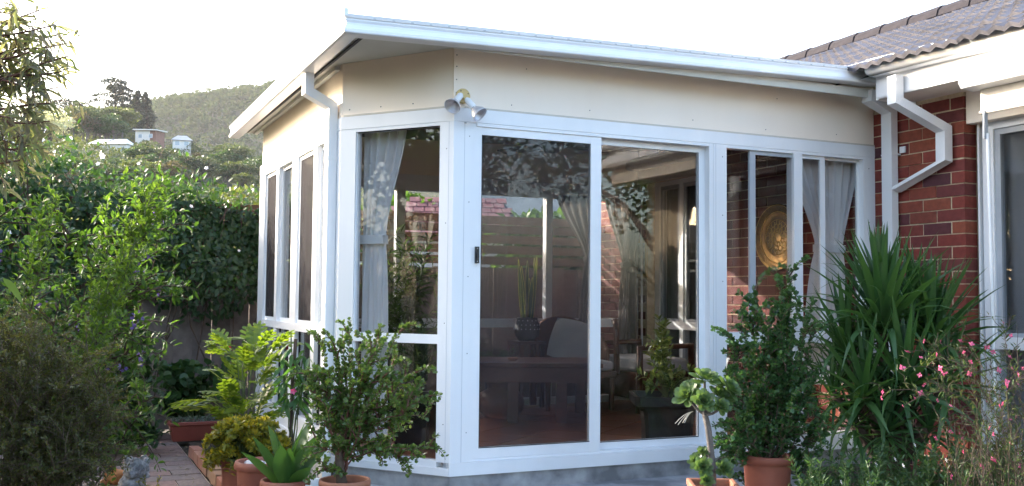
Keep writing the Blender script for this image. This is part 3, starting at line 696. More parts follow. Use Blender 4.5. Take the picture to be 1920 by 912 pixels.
for i in range(42):
    o = fl if i == 0 else again(fl, cr)
    xx = float(rng.uniform(-5.0, -.5)); top = float(creeper_top(np.array([xx]))[0]); zz = top+float(rng.normal(.06, .14)) if i < 34 else top-float(rng.uniform(.1, .7))
    o.location = (xx+2.4, -.25-float(rng.uniform(0, .25)), zz-GZ); o.rotation_euler = (R_(70)+float(rng.normal(0, .4)), float(rng.normal(0, .3)), float(rng.normal(0, .4))); s = float(rng.uniform(.45, .9)); o.scale = (s, s, s)

# ------------------------------------------------------------------ plants of the left garden
def bush(root, stems, per, m, L, Wd, shape='kite', r=.006, stem_m=None, spread=1, upw=.25, lo=.12, jit=.5, side=None, name='foliage'):
    """stems: polylines in world space; leaves along each"""
    b = MB(); PP = []; DD = []
    for s_ in stems:
        n = len(s_); b.tube(s_, [max(.0012, r*(1-.85*i/(n-1))) for i in range(n)], 5, False)
        k = max(3, int(per*float(np.linalg.norm(s_[-1]-s_[0])))); p, t = along(s_, k, lo)
        PP.append(p); DD.append(offshoot(t, spread, upw))
    st = cw(b.build('stems', stem_m or M['bark'], root, True)); P = np.concatenate(PP); D = np.concatenate(DD); N = len(P)
    lf = cw(leaves(name, m, root, P+D*.004, D, rng.uniform(*L, N), rng.uniform(*Wd, N), shape, jit=jit)); return P
def twigs(stems, n, ln, spread=.9, upw=.2, lo=.2, droop=.0):
    out = []
    for s_ in stems:
        p, t = along(s_, n, lo); d = offshoot(t, spread, upw)
        for a, c in zip(p, d):
            l = rng.uniform(*ln); out.append(curve(a, a+c*l+V3(0, 0, -droop*l), (0, 0, .12*l), 5, .004))
    return out
# tall shrub with purple flowers
root_xy = at((-2.1556, -5.5642, 0), -1.85, 5.9, GZ)
sh = thing('purple_flowered_shrub', 'tall leafy shrub with small purple flowers and long arching shoots', 'shrub', tuple(root_xy))
cb = V3(CAM.x, CAM.y, 0)
def px(u, v, d):    # a point of the garden given by how far right, up and away it stands
    return cb+AX*u+AY*d+V3(0, 0, v)
tips = [(-2.02, 1.72, 5.8), (-1.98, 1.52, 5.6), (-2.10, 1.30, 5.7), (-2.22, 1.05, 5.7), (-2.16, .90, 5.9), (-2.24, .60, 5.9), (-2.26, .33, 5.9), (-2.34, .12, 5.9), (-2.32, 1.40, 5.7), (-2.48, 1.48, 5.6), (-2.65, 1.52, 5.6), (-2.85, 1.50, 5.5), (-2.95, 1.38, 5.4), (-2.45, 1.15, 5.4), (-2.38, .85, 5.5), (-2.4, .4, 5.6), (-2.6, .9, 5.3), (-2.9, 1.0, 5.3), (-3.2, 1.45, 5.6), (-3.4, 1.2, 5.6), (-2.75, 1.25, 5.9), (-2.5, .6, 5.9), (-2.22, 1.5, 6.1), (-2.55, 1.4, 6.2), (-2.95, 1.45, 6.2), (-2.04, 1.64, 5.75), (-2.10, 1.52, 5.7)]
main = []
for (u, v, d) in tips:
    bs = px(min(u-.25, -2.5)+rng.normal(0, .12), GZ, d+rng.normal(0, .1)); main.append(curve(bs, px(u, v, d), (rng.normal(0, .08), rng.normal(0, .08), .18), 10, .012))
tw = twigs(main, 11, (.16, .42), .95, .1, .22, .25)
PS = bush(sh, main+tw, 62, G['solanum'], (.040, .068), (.017, .027), 'oval', .007, M['bark'], 1.0, .15)
G['shoot'] = leaf_mat('sunlit_shoot_leaf', [(.085, .15, .028), (.11, .18, .034), (.075, .13, .026)], .45)  # light green shoot leaves, colour brightened for the sun on them
sh_c = []
for (u0, v0, u1, v1, d) in [(-2.22, .75, -1.98, 1.70, 5.45), (-2.20, .95, -1.93, 1.47, 5.5), (-2.24, .7, -2.05, 1.28, 5.4), (-2.3, .9, -2.12, 1.62, 5.5), (-2.35, .5, -2.16, 1.1, 5.4), (-2.2, 1.1, -1.96, 1.60, 5.5), (-2.62, .9, -2.52, 1.58, 5.4), (-2.9, .9, -2.82, 1.55, 5.4), (-2.28, .4, -2.1, .98, 5.4)]:
    for k in range(3): sh_c.append(curve(px(u0+rng.normal(0, .04), v0, d), px(u1+rng.normal(0, .05), v1+rng.normal(0, .05), d+rng.normal(0, .06)), AX*-.03+V3(0, 0, .03), 9, .006))
sh_t = twigs(sh_c, 6, (.06, .15), .8, .35, .2)
P = []; D = []
b = MB()
for s_ in sh_c+sh_t:
    b.tube(s_, .0022, 4, False); k = max(4, int(75*float(np.linalg.norm(s_[-1]-s_[0])))); p, t = along(s_, k, .1); P.append(p); D.append(offshoot(t, 1, .25))
cw(b.build('shoot_stems', M['stemgreen'], sh)); P = np.concatenate(P); D = np.concatenate(D)
cw(leaves('sunlit_shoot_foliage', G['shoot'], sh, P, D, rng.uniform(.026, .05, len(P)), rng.uniform(.012, .02, len(P)), 'oval'))
pf = flower('flower', G['purple'], 5, .013, .15, .9); pf.parent = sh
sel = PS[rng.choice(len(PS), 900, False)]; cnt = 0
for c in range(26):
    ctr = sel[c]
    if ctr[2] < .5: continue
    for k in range(8):
        o = pf if cnt == 0 else again(pf, sh); cnt += 1
        q = ctr+rng.normal(0, .022, 3)-AY*.05; o.location = Vector(q)-sh.location; o.rotation_euler = (R_(60)+float(rng.normal(0, .6)), float(rng.normal(0, .6)), float(rng.normal(.4, .6)))
# fine-leaved bush at the front
fb = thing('fine_leaved_bush', 'rounded dark olive bush with tiny leaves and a few pale pink flowers', 'bush', tuple(px(-2.27, GZ, 4.4)))
main = []
for i in range(170):
    q = rng.uniform(0, 2*math.pi); el = rng.uniform(-.25, 1.0)*1.25; rr = rng.uniform(.72, 1.02)
    ctr = px(-2.27, .40, 4.40); d = V3(math.cos(q)*math.cos(el), math.sin(q)*math.cos(el), math.sin(el))
    tip = ctr+V3(d[0]*.55, d[1]*.5, d[2]*.60)*rr
    main.append(curve(px(-2.27+rng.normal(0, .05), GZ, 4.40+rng.normal(0, .05)), tip, V3(d[0]*.08, d[1]*.08, .12), 8, .012))
tw = twigs(main, 9, (.07, .20), .8, .25, .4)
PF = bush(fb, main+tw, 230, G['fine'], (.012, .021), (.006, .010), 'kite', .0022, M['bark'], 1.0, .3, .10)
ff = flower('flower', G['palepink'], 5, .010, .2, .9); ff.parent = fb
out = PF[(PF-cb)@AY < 4.12]; out = out[rng.choice(len(out), 16, False)]
for i, q in enumerate(out):
    o = ff if i == 0 else again(ff, fb); o.location = Vector(q-AY*.02)-fb.location; o.rotation_euler = (R_(80), 0, float(rng.normal(.4, .4)))
# low green bush between them and the path
lb = thing('leafy_bush', 'mid green broad leafed bush at the edge of the paved path', 'bush', tuple(px(-3.07, GZ, 7.9)))
main = []
for i in range(80):
    q = rng.uniform(0, 2*math.pi); h_ = rng.uniform(.12, 1.0)
    main.append(curve(px(-3.07+rng.normal(0, .08), GZ, 7.9), px(-3.07+math.cos(q)*rng.uniform(.08, .36), GZ+h_, 7.85+math.sin(q)*.3), (0, 0, .06), 7, .01))
bush(lb, main+twigs(main, 5, (.06, .16), .9, .2, .35), 60, G['creeper'], (.045, .075), (.025, .04), 'oval', .005, M['stemgreen'], 1, .2)
# overhanging branches of a tree whose trunk stands left of the view
ot = thing('overhanging_tree', 'slender tree with drooping narrow leaves reaching in above the garden', 'tree', tuple(px(-2.95, GZ, 4.2)))
tr = MB(); tr.tube([px(-2.95, GZ, 4.2), px(-2.9, .9, 4.2), px(-2.75, 1.7, 4.15), px(-2.7, 2.5, 4.1), px(-2.6, 3.2, 4.1)], [.075, .06, .05, .035, .015], 8)
cw(tr.build('trunk', M['bark'], ot, True))
br = []
for (X_, Y_, d) in [(58, 12, 4.1), (88, 40, 4.0), (112, 75, 4.1), (116, 100, 4.0), (104, 130, 4.05), (98, 160, 4.0), (70, 150, 4.1), (50, 90, 4.0), (25, 45, 4.05), (15, 20, 4.2), (75, 90, 4.2), (42, 130, 4.1), (86, 190, 3.95), (52, 195, 4.0), (22, 100, 4.2), (60, 230, 3.9), (40, 280, 3.9), (84, 225, 4.0), (12, 220, 3.8), (52, 60, 4.2), (30, 300, 3.85), (62, 265, 3.9), (12, 160, 4.1), (92, 60, 4.2)]:
    u = (X_-960)/1869.6*d; v = 1.0665-(Y_-547)/1869.6*d
    st = px(-2.72, v-rng.uniform(.10, .4), 4.15); br.append(curve(st, px(u, v, d), (0, 0, .05), 9, .012))
sub = twigs(br, 8, (.07, .17), .8, .1, .45, .12)
b = MB()
for s_ in br: b.tube(s_, [.009*(1-.8*i/8)+.0012 for i in range(9)], 5, False)
for s_ in sub: b.tube(s_, .0016, 4, False)
cw(b.build('branch', M['stemred'], ot, True))
P = []; D = []
for s_ in br+sub:
    k = max(4, int(26*np.linalg.norm(s_[-1]-s_[0]))); p, t = along(s_, k, .45); P.append(p); D.append(norm(offshoot(t, .9, 0)+V3(.15, 0, -.42)))
P = np.concatenate(P); D = np.concatenate(D); dist = (P-cb)@AX; order = np.argsort(-dist); big = order[:300]; rest = order[300:]
lm_ = leaves('leaf', G['over'], ot, [(0, 0, 0)], [(0, 1, 0)], .085, .019, 'lance', (0, 0, 1), 0)
for i, k in enumerate(big):
    o = lm_ if i == 0 else again(lm_, ot); d = Vector(D[k]); s = float(rng.uniform(.7, 1.2))
    o.location = Vector(P[k])-ot.location; o.rotation_euler = (d.to_track_quat('Y', 'Z').to_matrix() @ Matrix.Rotation(float(rng.normal(0, .7)), 3, 'Y')).to_euler(); o.scale = (s, s, s)
tag(cw(leaves('foliage', G['over'], ot, P[rest], D[rest], rng.uniform(.06, .10, len(rest)), rng.uniform(.014, .022, len(rest)), 'lance')), kind='stuff')
# twig with broad leaves, near left
bt = thing('broad_leaved_shoot', 'single bent shoot with five broad shiny leaves in front of the shrub', 'plant', tuple(px(-1.75, GZ, 2.75)))
b = MB(); b.tube(curve(px(-1.75, GZ, 2.75), px(-1.30, 1.10, 2.55), (-.12, 0, .25), 10), [.008-.0006*i for i in range(10)], 6); cw(b.build('stem', M['stemgreen'], bt, True))
def big_leaf(name, m, parent, L, Wd, seg=7, bend=.25, fold=.12, curl=0, taper=1.0, base=.06):
    """one leaf: broad blade with a folded midrib, base at origin, along +Y, face up +Z"""
    b = MB(); P = []
    for i in range(seg):
        t = i/(seg-1); wv = Wd*.5*(math.sin(math.pi*(base+(1-base)*t)**(.75*taper)) if i < seg-1 else .0)
        if i == 0: wv = Wd*.08
        y = L*t*(1-.12*bend*t); z = -bend*L*t*t
        P += [(-wv, y, z+fold*wv), (0, y, z), (wv, y, z+fold*wv)]
    b.grid(P, seg, 3); return b.build(name, m, parent, True)
for i, (u, v, d, yaw, pit, rl, ln, wd_) in enumerate([(-1.37, 1.11, 2.55, -1.2, -.5, .3, .075, .034), (-1.30, 1.10, 2.55, -.95, -.75, -.5, .085, .03), (-1.33, 1.10, 2.52, -1.6, -1.1, .9, .075, .045), (-1.46, 1.10, 2.55, -2.2, -.95, .4, .085, .04), (-1.45, 1.13, 2.55, 1.4, .1, .3, .08, .035)]):
    o = cw(big_leaf('leaf', G['broad'], bt, ln, wd_)); o.location = Vector(px(u, v, d)); o.rotation_euler = (Matrix.Rotation(yaw-YAW, 3, 'Z') @ Matrix.Rotation(pit, 3, 'X') @ Matrix.Rotation(rl, 3, 'Y')).to_euler()

# ------------------------------------------------------------------ pots and their plants, left group
def pot(name, label, base, r0, r1, h, m, rim=.012, rimh=.03, parent_m=None, wob=None, soil=True, n=32, square=False):
    t = thing(name, label, 'pot', base)
    if square:
        b = MB()
        def ring(r, z): return [(-r, -r, z), (r, -r, z), (r, r, z), (-r, r, z)]
        pr = [(r0, 0), (r1, h-rimh), (r1+rim, h-rimh), (r1+rim, h), (r1-rim*.6, h), (r1-rim*1.2, h*.72)]
        b.add(sum([ring(r, z) for r, z in pr], []), [(j*4+k, j*4+(k+1) % 4, (j+1)*4+(k+1) % 4, (j+1)*4+k) for j in range(len(pr)-1) for k in range(4)]+[(3, 2, 1, 0)])
        o = b.build('body', m, t); md = o.modifiers.new('bevel', 'BEVEL'); md.width = .006; md.segments = 2
        if soil: box('soil', -r1*.9, r1*.9, -r1*.9, r1*.9, h*.74, h*.80, M['soil'], t)
        return t
    b = MB(); pr = [(0.001, 0), (r0, 0), (r0+(r1-r0)*.5, (h-rimh)*.5), (r1, h-rimh)]
    b.lathe(pr, n); b.build('body', m, t, True)
    b = MB(); b.lathe([(r1-.001, h-rimh-.004), (r1+rim, h-rimh), (r1+rim*1.15, h-rimh*.4), (r1+rim*.8, h), (r1-rim*.2, h+.001), (r1-rim*.6, h-.006), (r1-rim, h*.7)], n, wob=wob); b.build('rim', parent_m or m, t, True)
    if soil:
        b = MB(); b.lathe([(.001, h*.86), (r1*.5, h*.87), (r1-rim*.2, h*.85)], n); b.build('soil', M['soil'], t, True)
    return t
# (1) small-leaved succulent shrub in the round pot before the corner window
bp = px(-.772, GZ+.0, 4.72)
pot('plant_pot', 'round terracotta pot holding the tall small leaved shrub by the corner window', tuple(bp), .085, .112, .405, M['terracotta_pale'], .008, .03)
pt_ = thing('small_leaved_succulent', 'upright succulent shrub with tiny round leaves in front of the corner window', 'plant', tuple(px(-.772, .14, 4.72)))
main = []; mb0 = px(-.775, .14, 4.72); hub = px(-.80, .42, 4.72)
tipl = [(660, 600), (607, 635), (582, 690), (690, 640), (703, 655), (757, 612), (722, 700), (815, 738), (822, 835), (770, 865), (596, 745), (640, 690), (668, 680), (632, 650), (750, 665), (790, 690), (805, 780), (738, 780), (600, 820), (612, 870), (575, 700), (680, 720), (645, 620), (715, 655), (780, 745), (700, 760), (735, 840), (620, 760), (650, 740), (760, 800)]
trunk = curve(mb0, hub, (-.012, 0, 0), 6)
for i, (X_, Y_) in enumerate(tipl):
    d = 4.72+rng.normal(0, .09); u = (X_-960)/1869.6*d; v = 1.0665-(Y_-(556+.0096*(X_-960)))/1869.6*d
    t = rng.uniform(.25, 1); st = mb0*(1-t)+hub*t; tip = px(u, v, d)
    main.append(curve(st, tip, (0, 0, -.03) if abs(u+.78) < .12 else (0, 0, .02), 9, .010))
tw = twigs(main, 7, (.05, .15), .8, .28, .3)
bush(pt_, [trunk]+main+tw, 330, G['port'], (.013, .021), (.012, .018), 'round', .0048, M['stemred'], 1, .3, .15)
b = MB(); b.tube(trunk, [.028, .026, .024, .02, .017, .014], 8); cw(b.build('trunk', M['bark'], pt_, True))
# (2) spear-leaved plant in a shallow bowl
bb_ = px(-1.095, GZ, 4.92)
pot('bowl_planter', 'red plastic bowl with thick rim holding the spear leaved plant', tuple(bb_), .085, .108, .365, M['redpot'], .012, .035, M['rim'])
sp = thing('spear_leaved_plant', 'rosette of large upright spear shaped green leaves growing in the red bowl', 'plant', tuple(px(-1.095, .115, 4.92)))
for i, (du, dh, dd, ln, wd_, rl) in enumerate([(-.02, .27, 0, .27, .062, .3), (.03, .28, .02, .28, .066, -.4), (.10, .25, .01, .27, .07, -.7), (-.08, .22, -.02, .25, .055, .6), (.055, .29, .06, .30, .06, .1), (.13, .22, .05, .27, .06, -.9), (-.12, .16, .0, .22, .05, .8), (.0, .22, -.08, .22, .055, .2), (-.13, .045, -.04, .17, .045, .2), (.09, .12, -.06, .18, .045, -.5), (-.05, .25, .06, .27, .055, .5), (.02, .18, -.05, .2, .05, 0)]):
    o = cw(big_leaf('leaf', G['spear'], sp, ln*1.3, wd_*1.7, 8, .12+.1*abs(du)*5, .22, 0, 1.5, .0)); o.location = Vector(px(-1.095+du*.12, .10, 4.92+dd*.2))
    dv = Vector(AX*du+AY*dd+V3(0, 0, dh)); o.rotation_euler = (dv.to_track_quat('Y', 'Z').to_matrix() @ Matrix.Rotation(rl+math.pi*0, 3, 'Y')).to_euler()
# (3) terracotta pot with the scalloped rim, white stones in it
sc = px(-1.30, GZ, 5.25)
pot('scalloped_pot', 'red terracotta pot with scalloped rim and white stones on its soil', tuple(sc), .10, .118, .40, M['terracotta'], .012, .04, M['rim'], wob=lambda j, q: (.035*math.cos(q*14) if j in (1, 2) else 0))
def blob(name, m, parent, r, sub=2, squash=(1, 1, 1), rough=.12, seed=0):
    bm = bmesh.new(); bmesh.ops.create_icosphere(bm, subdivisions=sub, radius=r); rg = np.random.default_rng(seed); ph = rg.uniform(0, 6, 6)
    for v in bm.verts:
        c = v.co/r; k = 1+rough*(math.sin(c.x*2.3+ph[0])+math.sin(c.y*2.9+ph[1])+math.sin(c.z*2.6+ph[2])+.5*math.sin(c.x*5+c.y*4+ph[3]))*.5
        v.co = Vector((c.x*squash[0], c.y*squash[1], c.z*squash[2]))*r*k
    me = bpy.data.meshes.new(name); bm.to_mesh(me); bm.free(); me.materials.append(m); me.polygons.foreach_set('use_smooth', [True]*len(me.polygons))
    return link(bpy.data.objects.new(name, me), parent)
for i, (du, dd, r) in enumerate([(-.02, .0, .042), (.045, .03, .035), (-.065, .05, .03), (.02, -.04, .026)]):
    o = blob('pot_stone', M['pebble'], None, r, 2, (1.2, 1, .6), .15, i); o.location = Vector(px(-1.30+du, .175, 5.25+dd))
    tag(o, 'smooth white stone lying in the scalloped terracotta pot', 'stone', 'white stones in the scalloped pot')
# (4) yellow-green jade plant in a wide pot
jb = px(-1.50, GZ, 5.65)
pot('wide_pot', 'wide brown terracotta pot under the yellow green succulent mound', tuple(jb),   .095, .115, .36, M['terracotta'], .01, .03)
jd = thing('jade_plant', 'spreading mound of yellow green rounded succulent leaves over a wide pot', 'plant', tuple(px(-1.50, .1, 5.65)))
main = []
for i in range(120):
    q = rng.uniform(0, 2*math.pi); el = rng.uniform(-.45, 1.3); tip = px(-1.47+math.cos(q)*math.cos(el)*.23, .20+math.sin(el)*(.17 if math.sin(el) > 0 else .27), 5.62+math.sin(q)*math.cos(el)*.2)
    main.append(curve(px(-1.50, .10, 5.65), tip, (0, 0, .06), 6, .006))
bush(jd, main, 170, G['jade'], (.028, .042), (.016, .024), 'oval', .006, M['stemgreen'], .9, .5, .45)
# (5) lobed-leaf philodendron
pb = px(-1.66, GZ, 6.25)
pot('tall_pot', 'dark pot of the lobed leaf plant standing behind the jade plant', tuple(pb), .10, .13, .38, M['terracotta'], .01, .03)
ph = thing('lobed_leaf_plant', 'large yellow green plant with deeply lobed leaves beside the sunroom side wall', 'plant', tuple(px(-1.66, .15, 6.25)))
def lobed(name, m, L=.2, Wd=.16):
    b = MB(); n = 4; spine = [(0, L*i/n, -.10*L*(i/n)**2) for i in range(n+1)]
    b.tube([(0, -L*.9, -.02), (0, 0, 0)], .0022, 4, False)
    P = []
    for i in range(n+1):
        t = i/n; hw = Wd*.19*math.sin(math.pi*(.15+.7*t)); P += [(-hw, L*t, -.10*L*t*t+.004), (0, L*t, -.10*L*t*t), (hw, L*t, -.10*L*t*t+.004)]
    b.grid(P, n+1, 3)
    for i in range(n):
        t = (i+.5)/n; ll = Wd*.56*math.sin(math.pi*(.16+.72*t))**.8; y = L*t; z = -.10*L*t*t
        for s in (-1, 1):
            a = math.radians(34-14*t); ca, sa = math.cos(a), math.sin(a); w_ = L*.074
            def q_(f, o, dz=0): return (s*(ll*f*ca-o*sa), y+ll*f*sa*1.1+o*ca, z+dz)
            b.add([q_(.05, -w_), q_(.55, -w_*1.0, -.003), q_(.88, -w_*.8, -.008), q_(1.0, 0, -.012), q_(.88, w_*.9, -.008), q_(.55, w_*.8, -.003), q_(.05, w_)], [(0, 1, 5, 6), (1, 2, 4, 5), (2, 3, 4)])
    b.add([(-.012, L*.93, -.08*L), (.012, L*.93, -.08*L), (.014, L*1.1, -.12*L), (0, L*1.2, -.16*L), (-.014, L*1.1, -.12*L)], [(0, 1, 2, 3, 4)])
    return b.build(name, m)
l0 = lobed('leaf', G['philo']); l0.parent = ph
spec = [(-.20, .30, -.18, .95, -.35), (-.24, .24, -.1, .85, -.2)]
for i in range(95): q = rng.uniform(0, 2*math.pi); hh = rng.uniform(.10, .66); spec.append((math.cos(q)*rng.uniform(.04, .25)*(1.1-.5*hh), hh, math.sin(q)*.17, rng.uniform(.5, .85), rng.uniform(-.5, .5)))
st = MB()
for i, (du, dh, dd, s, pit) in enumerate(spec):
    o = l0 if i == 0 else again(l0, ph); p = px(-1.64+du, .12+dh, 6.25+dd); o.location = Vector(p)-ph.location
    dv = Vector(norm(AX*du*2.2+AY*dd*1.4+V3(0, 0, .20+pit*.5))); o.rotation_euler = (dv.to_track_quat('Y', 'Z').to_matrix() @ Matrix.Rotation(float(rng.normal(0, .35)), 3, 'Y')).to_euler(); o.scale = (s, s, s)
    if i % 7 == 0: st.tube(curve(px(-1.66, .15, 6.25), p-np.array(dv)*.15*s, (0, 0, -.02), 5), .0035, 4, False)
cw(st.build('stalks', M['stemgreen'], ph))
# (6) staked plant with hanging leaves and pink buds
fp = px(-1.30, GZ, 6.0)
pot('nursery_pot', 'small dark pot of the staked drooping plant against the side windows', tuple(fp), .08, .10, .34, M['darkpot'], .006, .02)
fu = thing('staked_drooping_plant', 'tall staked plant with long drooping leaves and one pink flower', 'plant', tuple(px(-1.30, .1, 6.0)))
b = MB(); b.tube([px(-1.31, .08, 6.0), px(-1.305, .55, 6.0), px(-1.29, .80, 6.0)], .011, 6); cw(b.build('stake', M['bark'], fu))
main = [curve(px(-1.30, .1, 6.0), px(-1.30+du, v, 6.0+dd), (0, 0, .05), 8, .005) for du, v, dd in [(-.02, .84, 0), (.06, .78, .02), (.1, .70, -.03), (-.08, .72, .02), (.03, .66, -.06), (.07, .55, .0), (-.05, .6, -.04)]]
P = []; D = []
b = MB()
for s_ in main:
    b.tube(s_, .0035, 4, False); p, t = along(s_, 12, .45); P.append(p); D.append(norm(offshoot(t, .7, 0)+V3(0, 0, -1.0)))
cw(b.build('stems', M['stemgreen'], fu)); P = np.concatenate(P); D = np.concatenate(D)
lf = None
for p, d in zip(P, D):
    o = big_leaf('leaf', G['spear'], fu, .12, .028, 6, .3, .2, 0, 1.2) if lf is None else again(lf, fu); lf = lf or o
    o.location = Vector(p)-fu.location; dv = Vector(d); s = float(rng.uniform(.7, 1.15)); o.scale = (s, s, s); o.rotation_euler = (dv.to_track_quat('Y', 'Z').to_matrix() @ Matrix.Rotation(float(rng.normal(0, .8)), 3, 'Y')).to_euler()
o = flower('flower', G['pink'], 5, .022, .6); o.parent = fu; o.matrix_parent_inverse = Matrix.Translation(-fu.location); o.location = Vector(px(-1.28, .50, 5.9)); o.rotation_euler = (R_(100), 0, 0)
# (7) white planter between the pots
wp = thing('white_planter', 'white plastic trough edge standing between the red bowl and the shrub pot', 'planter', tuple(px(-.925, GZ, 4.95)), -YAW)
b = MB(); P = []
for z, gx_, gy_ in ((0, .05, .06), (.33, .068, .09), (.345, .078, .10), (.35, .074, .096), (.345, .06, .085), (.15, .055, .08)):
    for k in range(20):
        q = 2*math.pi*k/20; c, s = math.cos(q), math.sin(q); P.append((gx_*abs(c)**.5*(1 if c > 0 else -1), gy_*abs(s)**.5*(1 if s > 0 else -1), z))
b.add(P, [(j*20+k, j*20+(k+1) % 20, (j+1)*20+(k+1) % 20, (j+1)*20+k) for j in range(5) for k in range(20)]); b.build('shell', M['whiteplastic'], wp, True)
# (8) long terracotta trough by the fence, grey succulents, geranium with one red flower
tz = (-1.00, 3.50, GZ)
tg = thing('terracotta_trough', 'long rectangular terracotta trough at the far end of the paved path', 'planter', tz)
b = MB()
def rr_(x, y, z): return [(-x, -y, z), (x, -y, z), (x, y, z), (-x, y, z)]
pr = [(.20, .075, 0), (.225, .09, .135), (.24, .105, .135), (.24, .105, .165), (.215, .08, .165), (.205, .07, .10)]
b.add(sum([rr_(*p) for p in pr], []), [(j*4+k, j*4+(k+1) % 4, (j+1)*4+(k+1) % 4, (j+1)*4+k) for j in range(5) for k in range(4)]+[(3, 2, 1, 0)]); o = b.build('body', M['redpot'], tg); md = o.modifiers.new('bevel', 'BEVEL'); md.width = .005
box('soil', -.207, .207, -.072, .072, .10, .135, M['soil'], tg)
gs = thing('grey_succulent', 'low grey green succulents filling the long terracotta trough', 'plant', (tz[0], tz[1], GZ+.13))
N = 420; P = np.stack([rng.uniform(-.2, .2, N), rng.uniform(-.07, .07, N), rng.uniform(0, .06, N)], 1); o = leaves('foliage', G['dusty'], gs, P, rng.normal(0, .7, (N, 3))+V3(0, -.2, .6), rng.uniform(.02, .04, N), rng.uniform(.010, .016, N), 'oval')
ge = thing('geranium', 'dark leafy geranium with one bright red flower head beside the fence', 'plant', (-.95, 3.85, GZ))
main = [curve((-.95, 3.85, GZ), (-.95+rng.normal(-.10, .18), 3.85+rng.normal(0, .10), GZ+rng.uniform(.25, .68)), (0, 0, .05), 6, .01) for i in range(38)]
bush(ge, main, 30, G['geran'], (.055, .09), (.06, .09), 'round', .006, M['stemgreen'], 1, .2, .3)
o = blob('flower_head', G['red'], ge, .026, 2, (1, 1, .8), .3, 3); o.location = (.20, -.35, .78)
b = MB(); b.tube([(.17, -.2, .3), (.20, -.35, .77)], .004, 5); b.build('flower_stalk', M['stemgreen'], ge)
sg = thing('paddle_leaved_plant', 'two tall dark paddle leaves standing behind the lobed leaf plant', 'plant', (-.72, 3.55, GZ))
for i, (dx, dy, h_, rl, ln, wd_) in enumerate([(-.12, -.1, .62, .9, .36, .11), (.05, -.05, .80, -.7, .40, .11), (-.02, .05, .70, .3, .36, .1)]):
    b = MB(); b.tube([(0, 0, 0), (dx*.5, dy*.5, h_*.55)], .008, 5); b.build('stalk', M['stemgreen'], sg)
    o = big_leaf('leaf', G['geran'], sg, ln, wd_, 8, .15, .15, 0, 1.1); o.location = (dx*.5, dy*.5, h_*.5); o.rotation_euler = (Vector((dx, dy, h_*.7)).to_track_quat('Y', 'Z').to_matrix() @ Matrix.Rotation(rl, 3, 'Y')).to_euler()
# rocks and ornaments
o = blob('garden_rock', M['darkrock'], None, .12, 3, (1.1, .9, .75), .25, 5); o.location = (-1.40, 3.62, GZ+.055); tag(o, 'dark rounded rock beside the long terracotta trough', 'rock')
o = blob('flat_rock', M['rock'], None, .17, 3, (1.2, .9, .32), .22, 8); o.location = Vector(px(-1.50*6.3/6.2*1.62*.97, GZ+.035, 6.25)); tag(o, 'flat brown rock carrying the orange clay ornament', 'rock')
def sculpt(name, m, parent, balls, vox, disp=0, tex=.03):
    bm = bmesh.new()
    for (x, y, z, r, *sq) in balls:
        s3 = sq[0] if sq else (1, 1, 1)
        bmesh.ops.create_icosphere(bm, subdivisions=2, radius=r, matrix=Matrix.Translation((x, y, z)) @ Matrix.Diagonal((*s3, 1)))
    me = bpy.data.meshes.new(name); bm.to_mesh(me); bm.free(); me.materials.append(m); o = link(bpy.data.objects.new(name, me), parent)
    md = o.modifiers.new('remesh', 'REMESH'); md.mode = 'VOXEL'; md.voxel_size = vox; md.use_smooth_shade = True
    if disp:
        t = bpy.data.textures.new(name, 'VORONOI'); t.noise_scale = tex; d = o.modifiers.new('carve', 'DISPLACE'); d.texture = t; d.strength = disp; d.mid_level = .4; d.texture_coords = 'LOCAL'
    return o
og = thing('clay_ornament', 'small orange clay animal ornament sitting on a flat brown rock', 'ornament', tuple(px(-2.44, GZ+.075, 6.25)), -YAW)
sculpt('body', M['orange'], og, [(.02, 0, .045, .062, (1, .9, .85)), (-.03, 0, .05, .045), (-.035, -.01, .095, .036, (1.2, 1, .8)), (-.055, -.02, .12, .016), (-.015, -.02, .122, .016), (.06, -.03, .02, .03), (-.06, -.04, .02, .025)], .007)
stt = thing('stone_statue', 'weathered grey garden statue of a curly maned animal sitting by the path', 'statue', tuple(px(-2.29, GZ, 6.12)), -YAW)
balls = [(0, 0, .09, .085, (1, .9, 1.1)), (.02, -.02, .20, .062), (.02, -.06, .185, .036), (-.05, -.06, .05, .045), (.06, -.06, .05, .045), (0, .06, .05, .06), (.03, -.085, .02, .03), (-.03, -.085, .02, .03)]
for i in range(26):
    q = i*2.4; balls.append((.02+.058*math.cos(q), .01+.045*math.sin(q), .16+.004*i, .021))
sculpt('figure', M['statue'], stt, balls, .006, .012, .02)
# river stones between the brick edging and the wall
p0 = []
for k in range(5): p0.append(blob('river_stone', M['stone'], None, .045, 2, (1.25, .9, .62), .14, 20+k))
cnt = 0
for i in range(95):
    xx = float(rng.uniform(-1.06, -.72)); yy = float(rng.uniform(.75, 2.55)); o = p0[cnt] if cnt < 5 else again(p0[cnt % 5]); cnt += 1; s = float(rng.uniform(.55, 1.35))
    o.location = (xx, yy, GZ+.02+float(rng.uniform(0, .035))); o.rotation_euler = (float(rng.normal(0, .2)), float(rng.normal(0, .2)), float(rng.uniform(0, 6))); o.scale = (s, s, s*float(rng.uniform(.8, 1.1)))
    tag(o, 'smooth grey river stone in the bed behind the brick edging', 'stone', 'river stones beside the brick edging')
bd = box('stone_bed', -1.085, -.53, .3, 3.3, GZ-.04, GZ+.005, M['soil']); tag(bd, kind='structure')
N = 110; P = np.stack([rng.uniform(-2.2, -1.2, N), rng.uniform(.6, 3.9, N), np.full(N, GZ+.006)], 1); P[:70, 0] = rng.normal(-1.22, .06, 70)
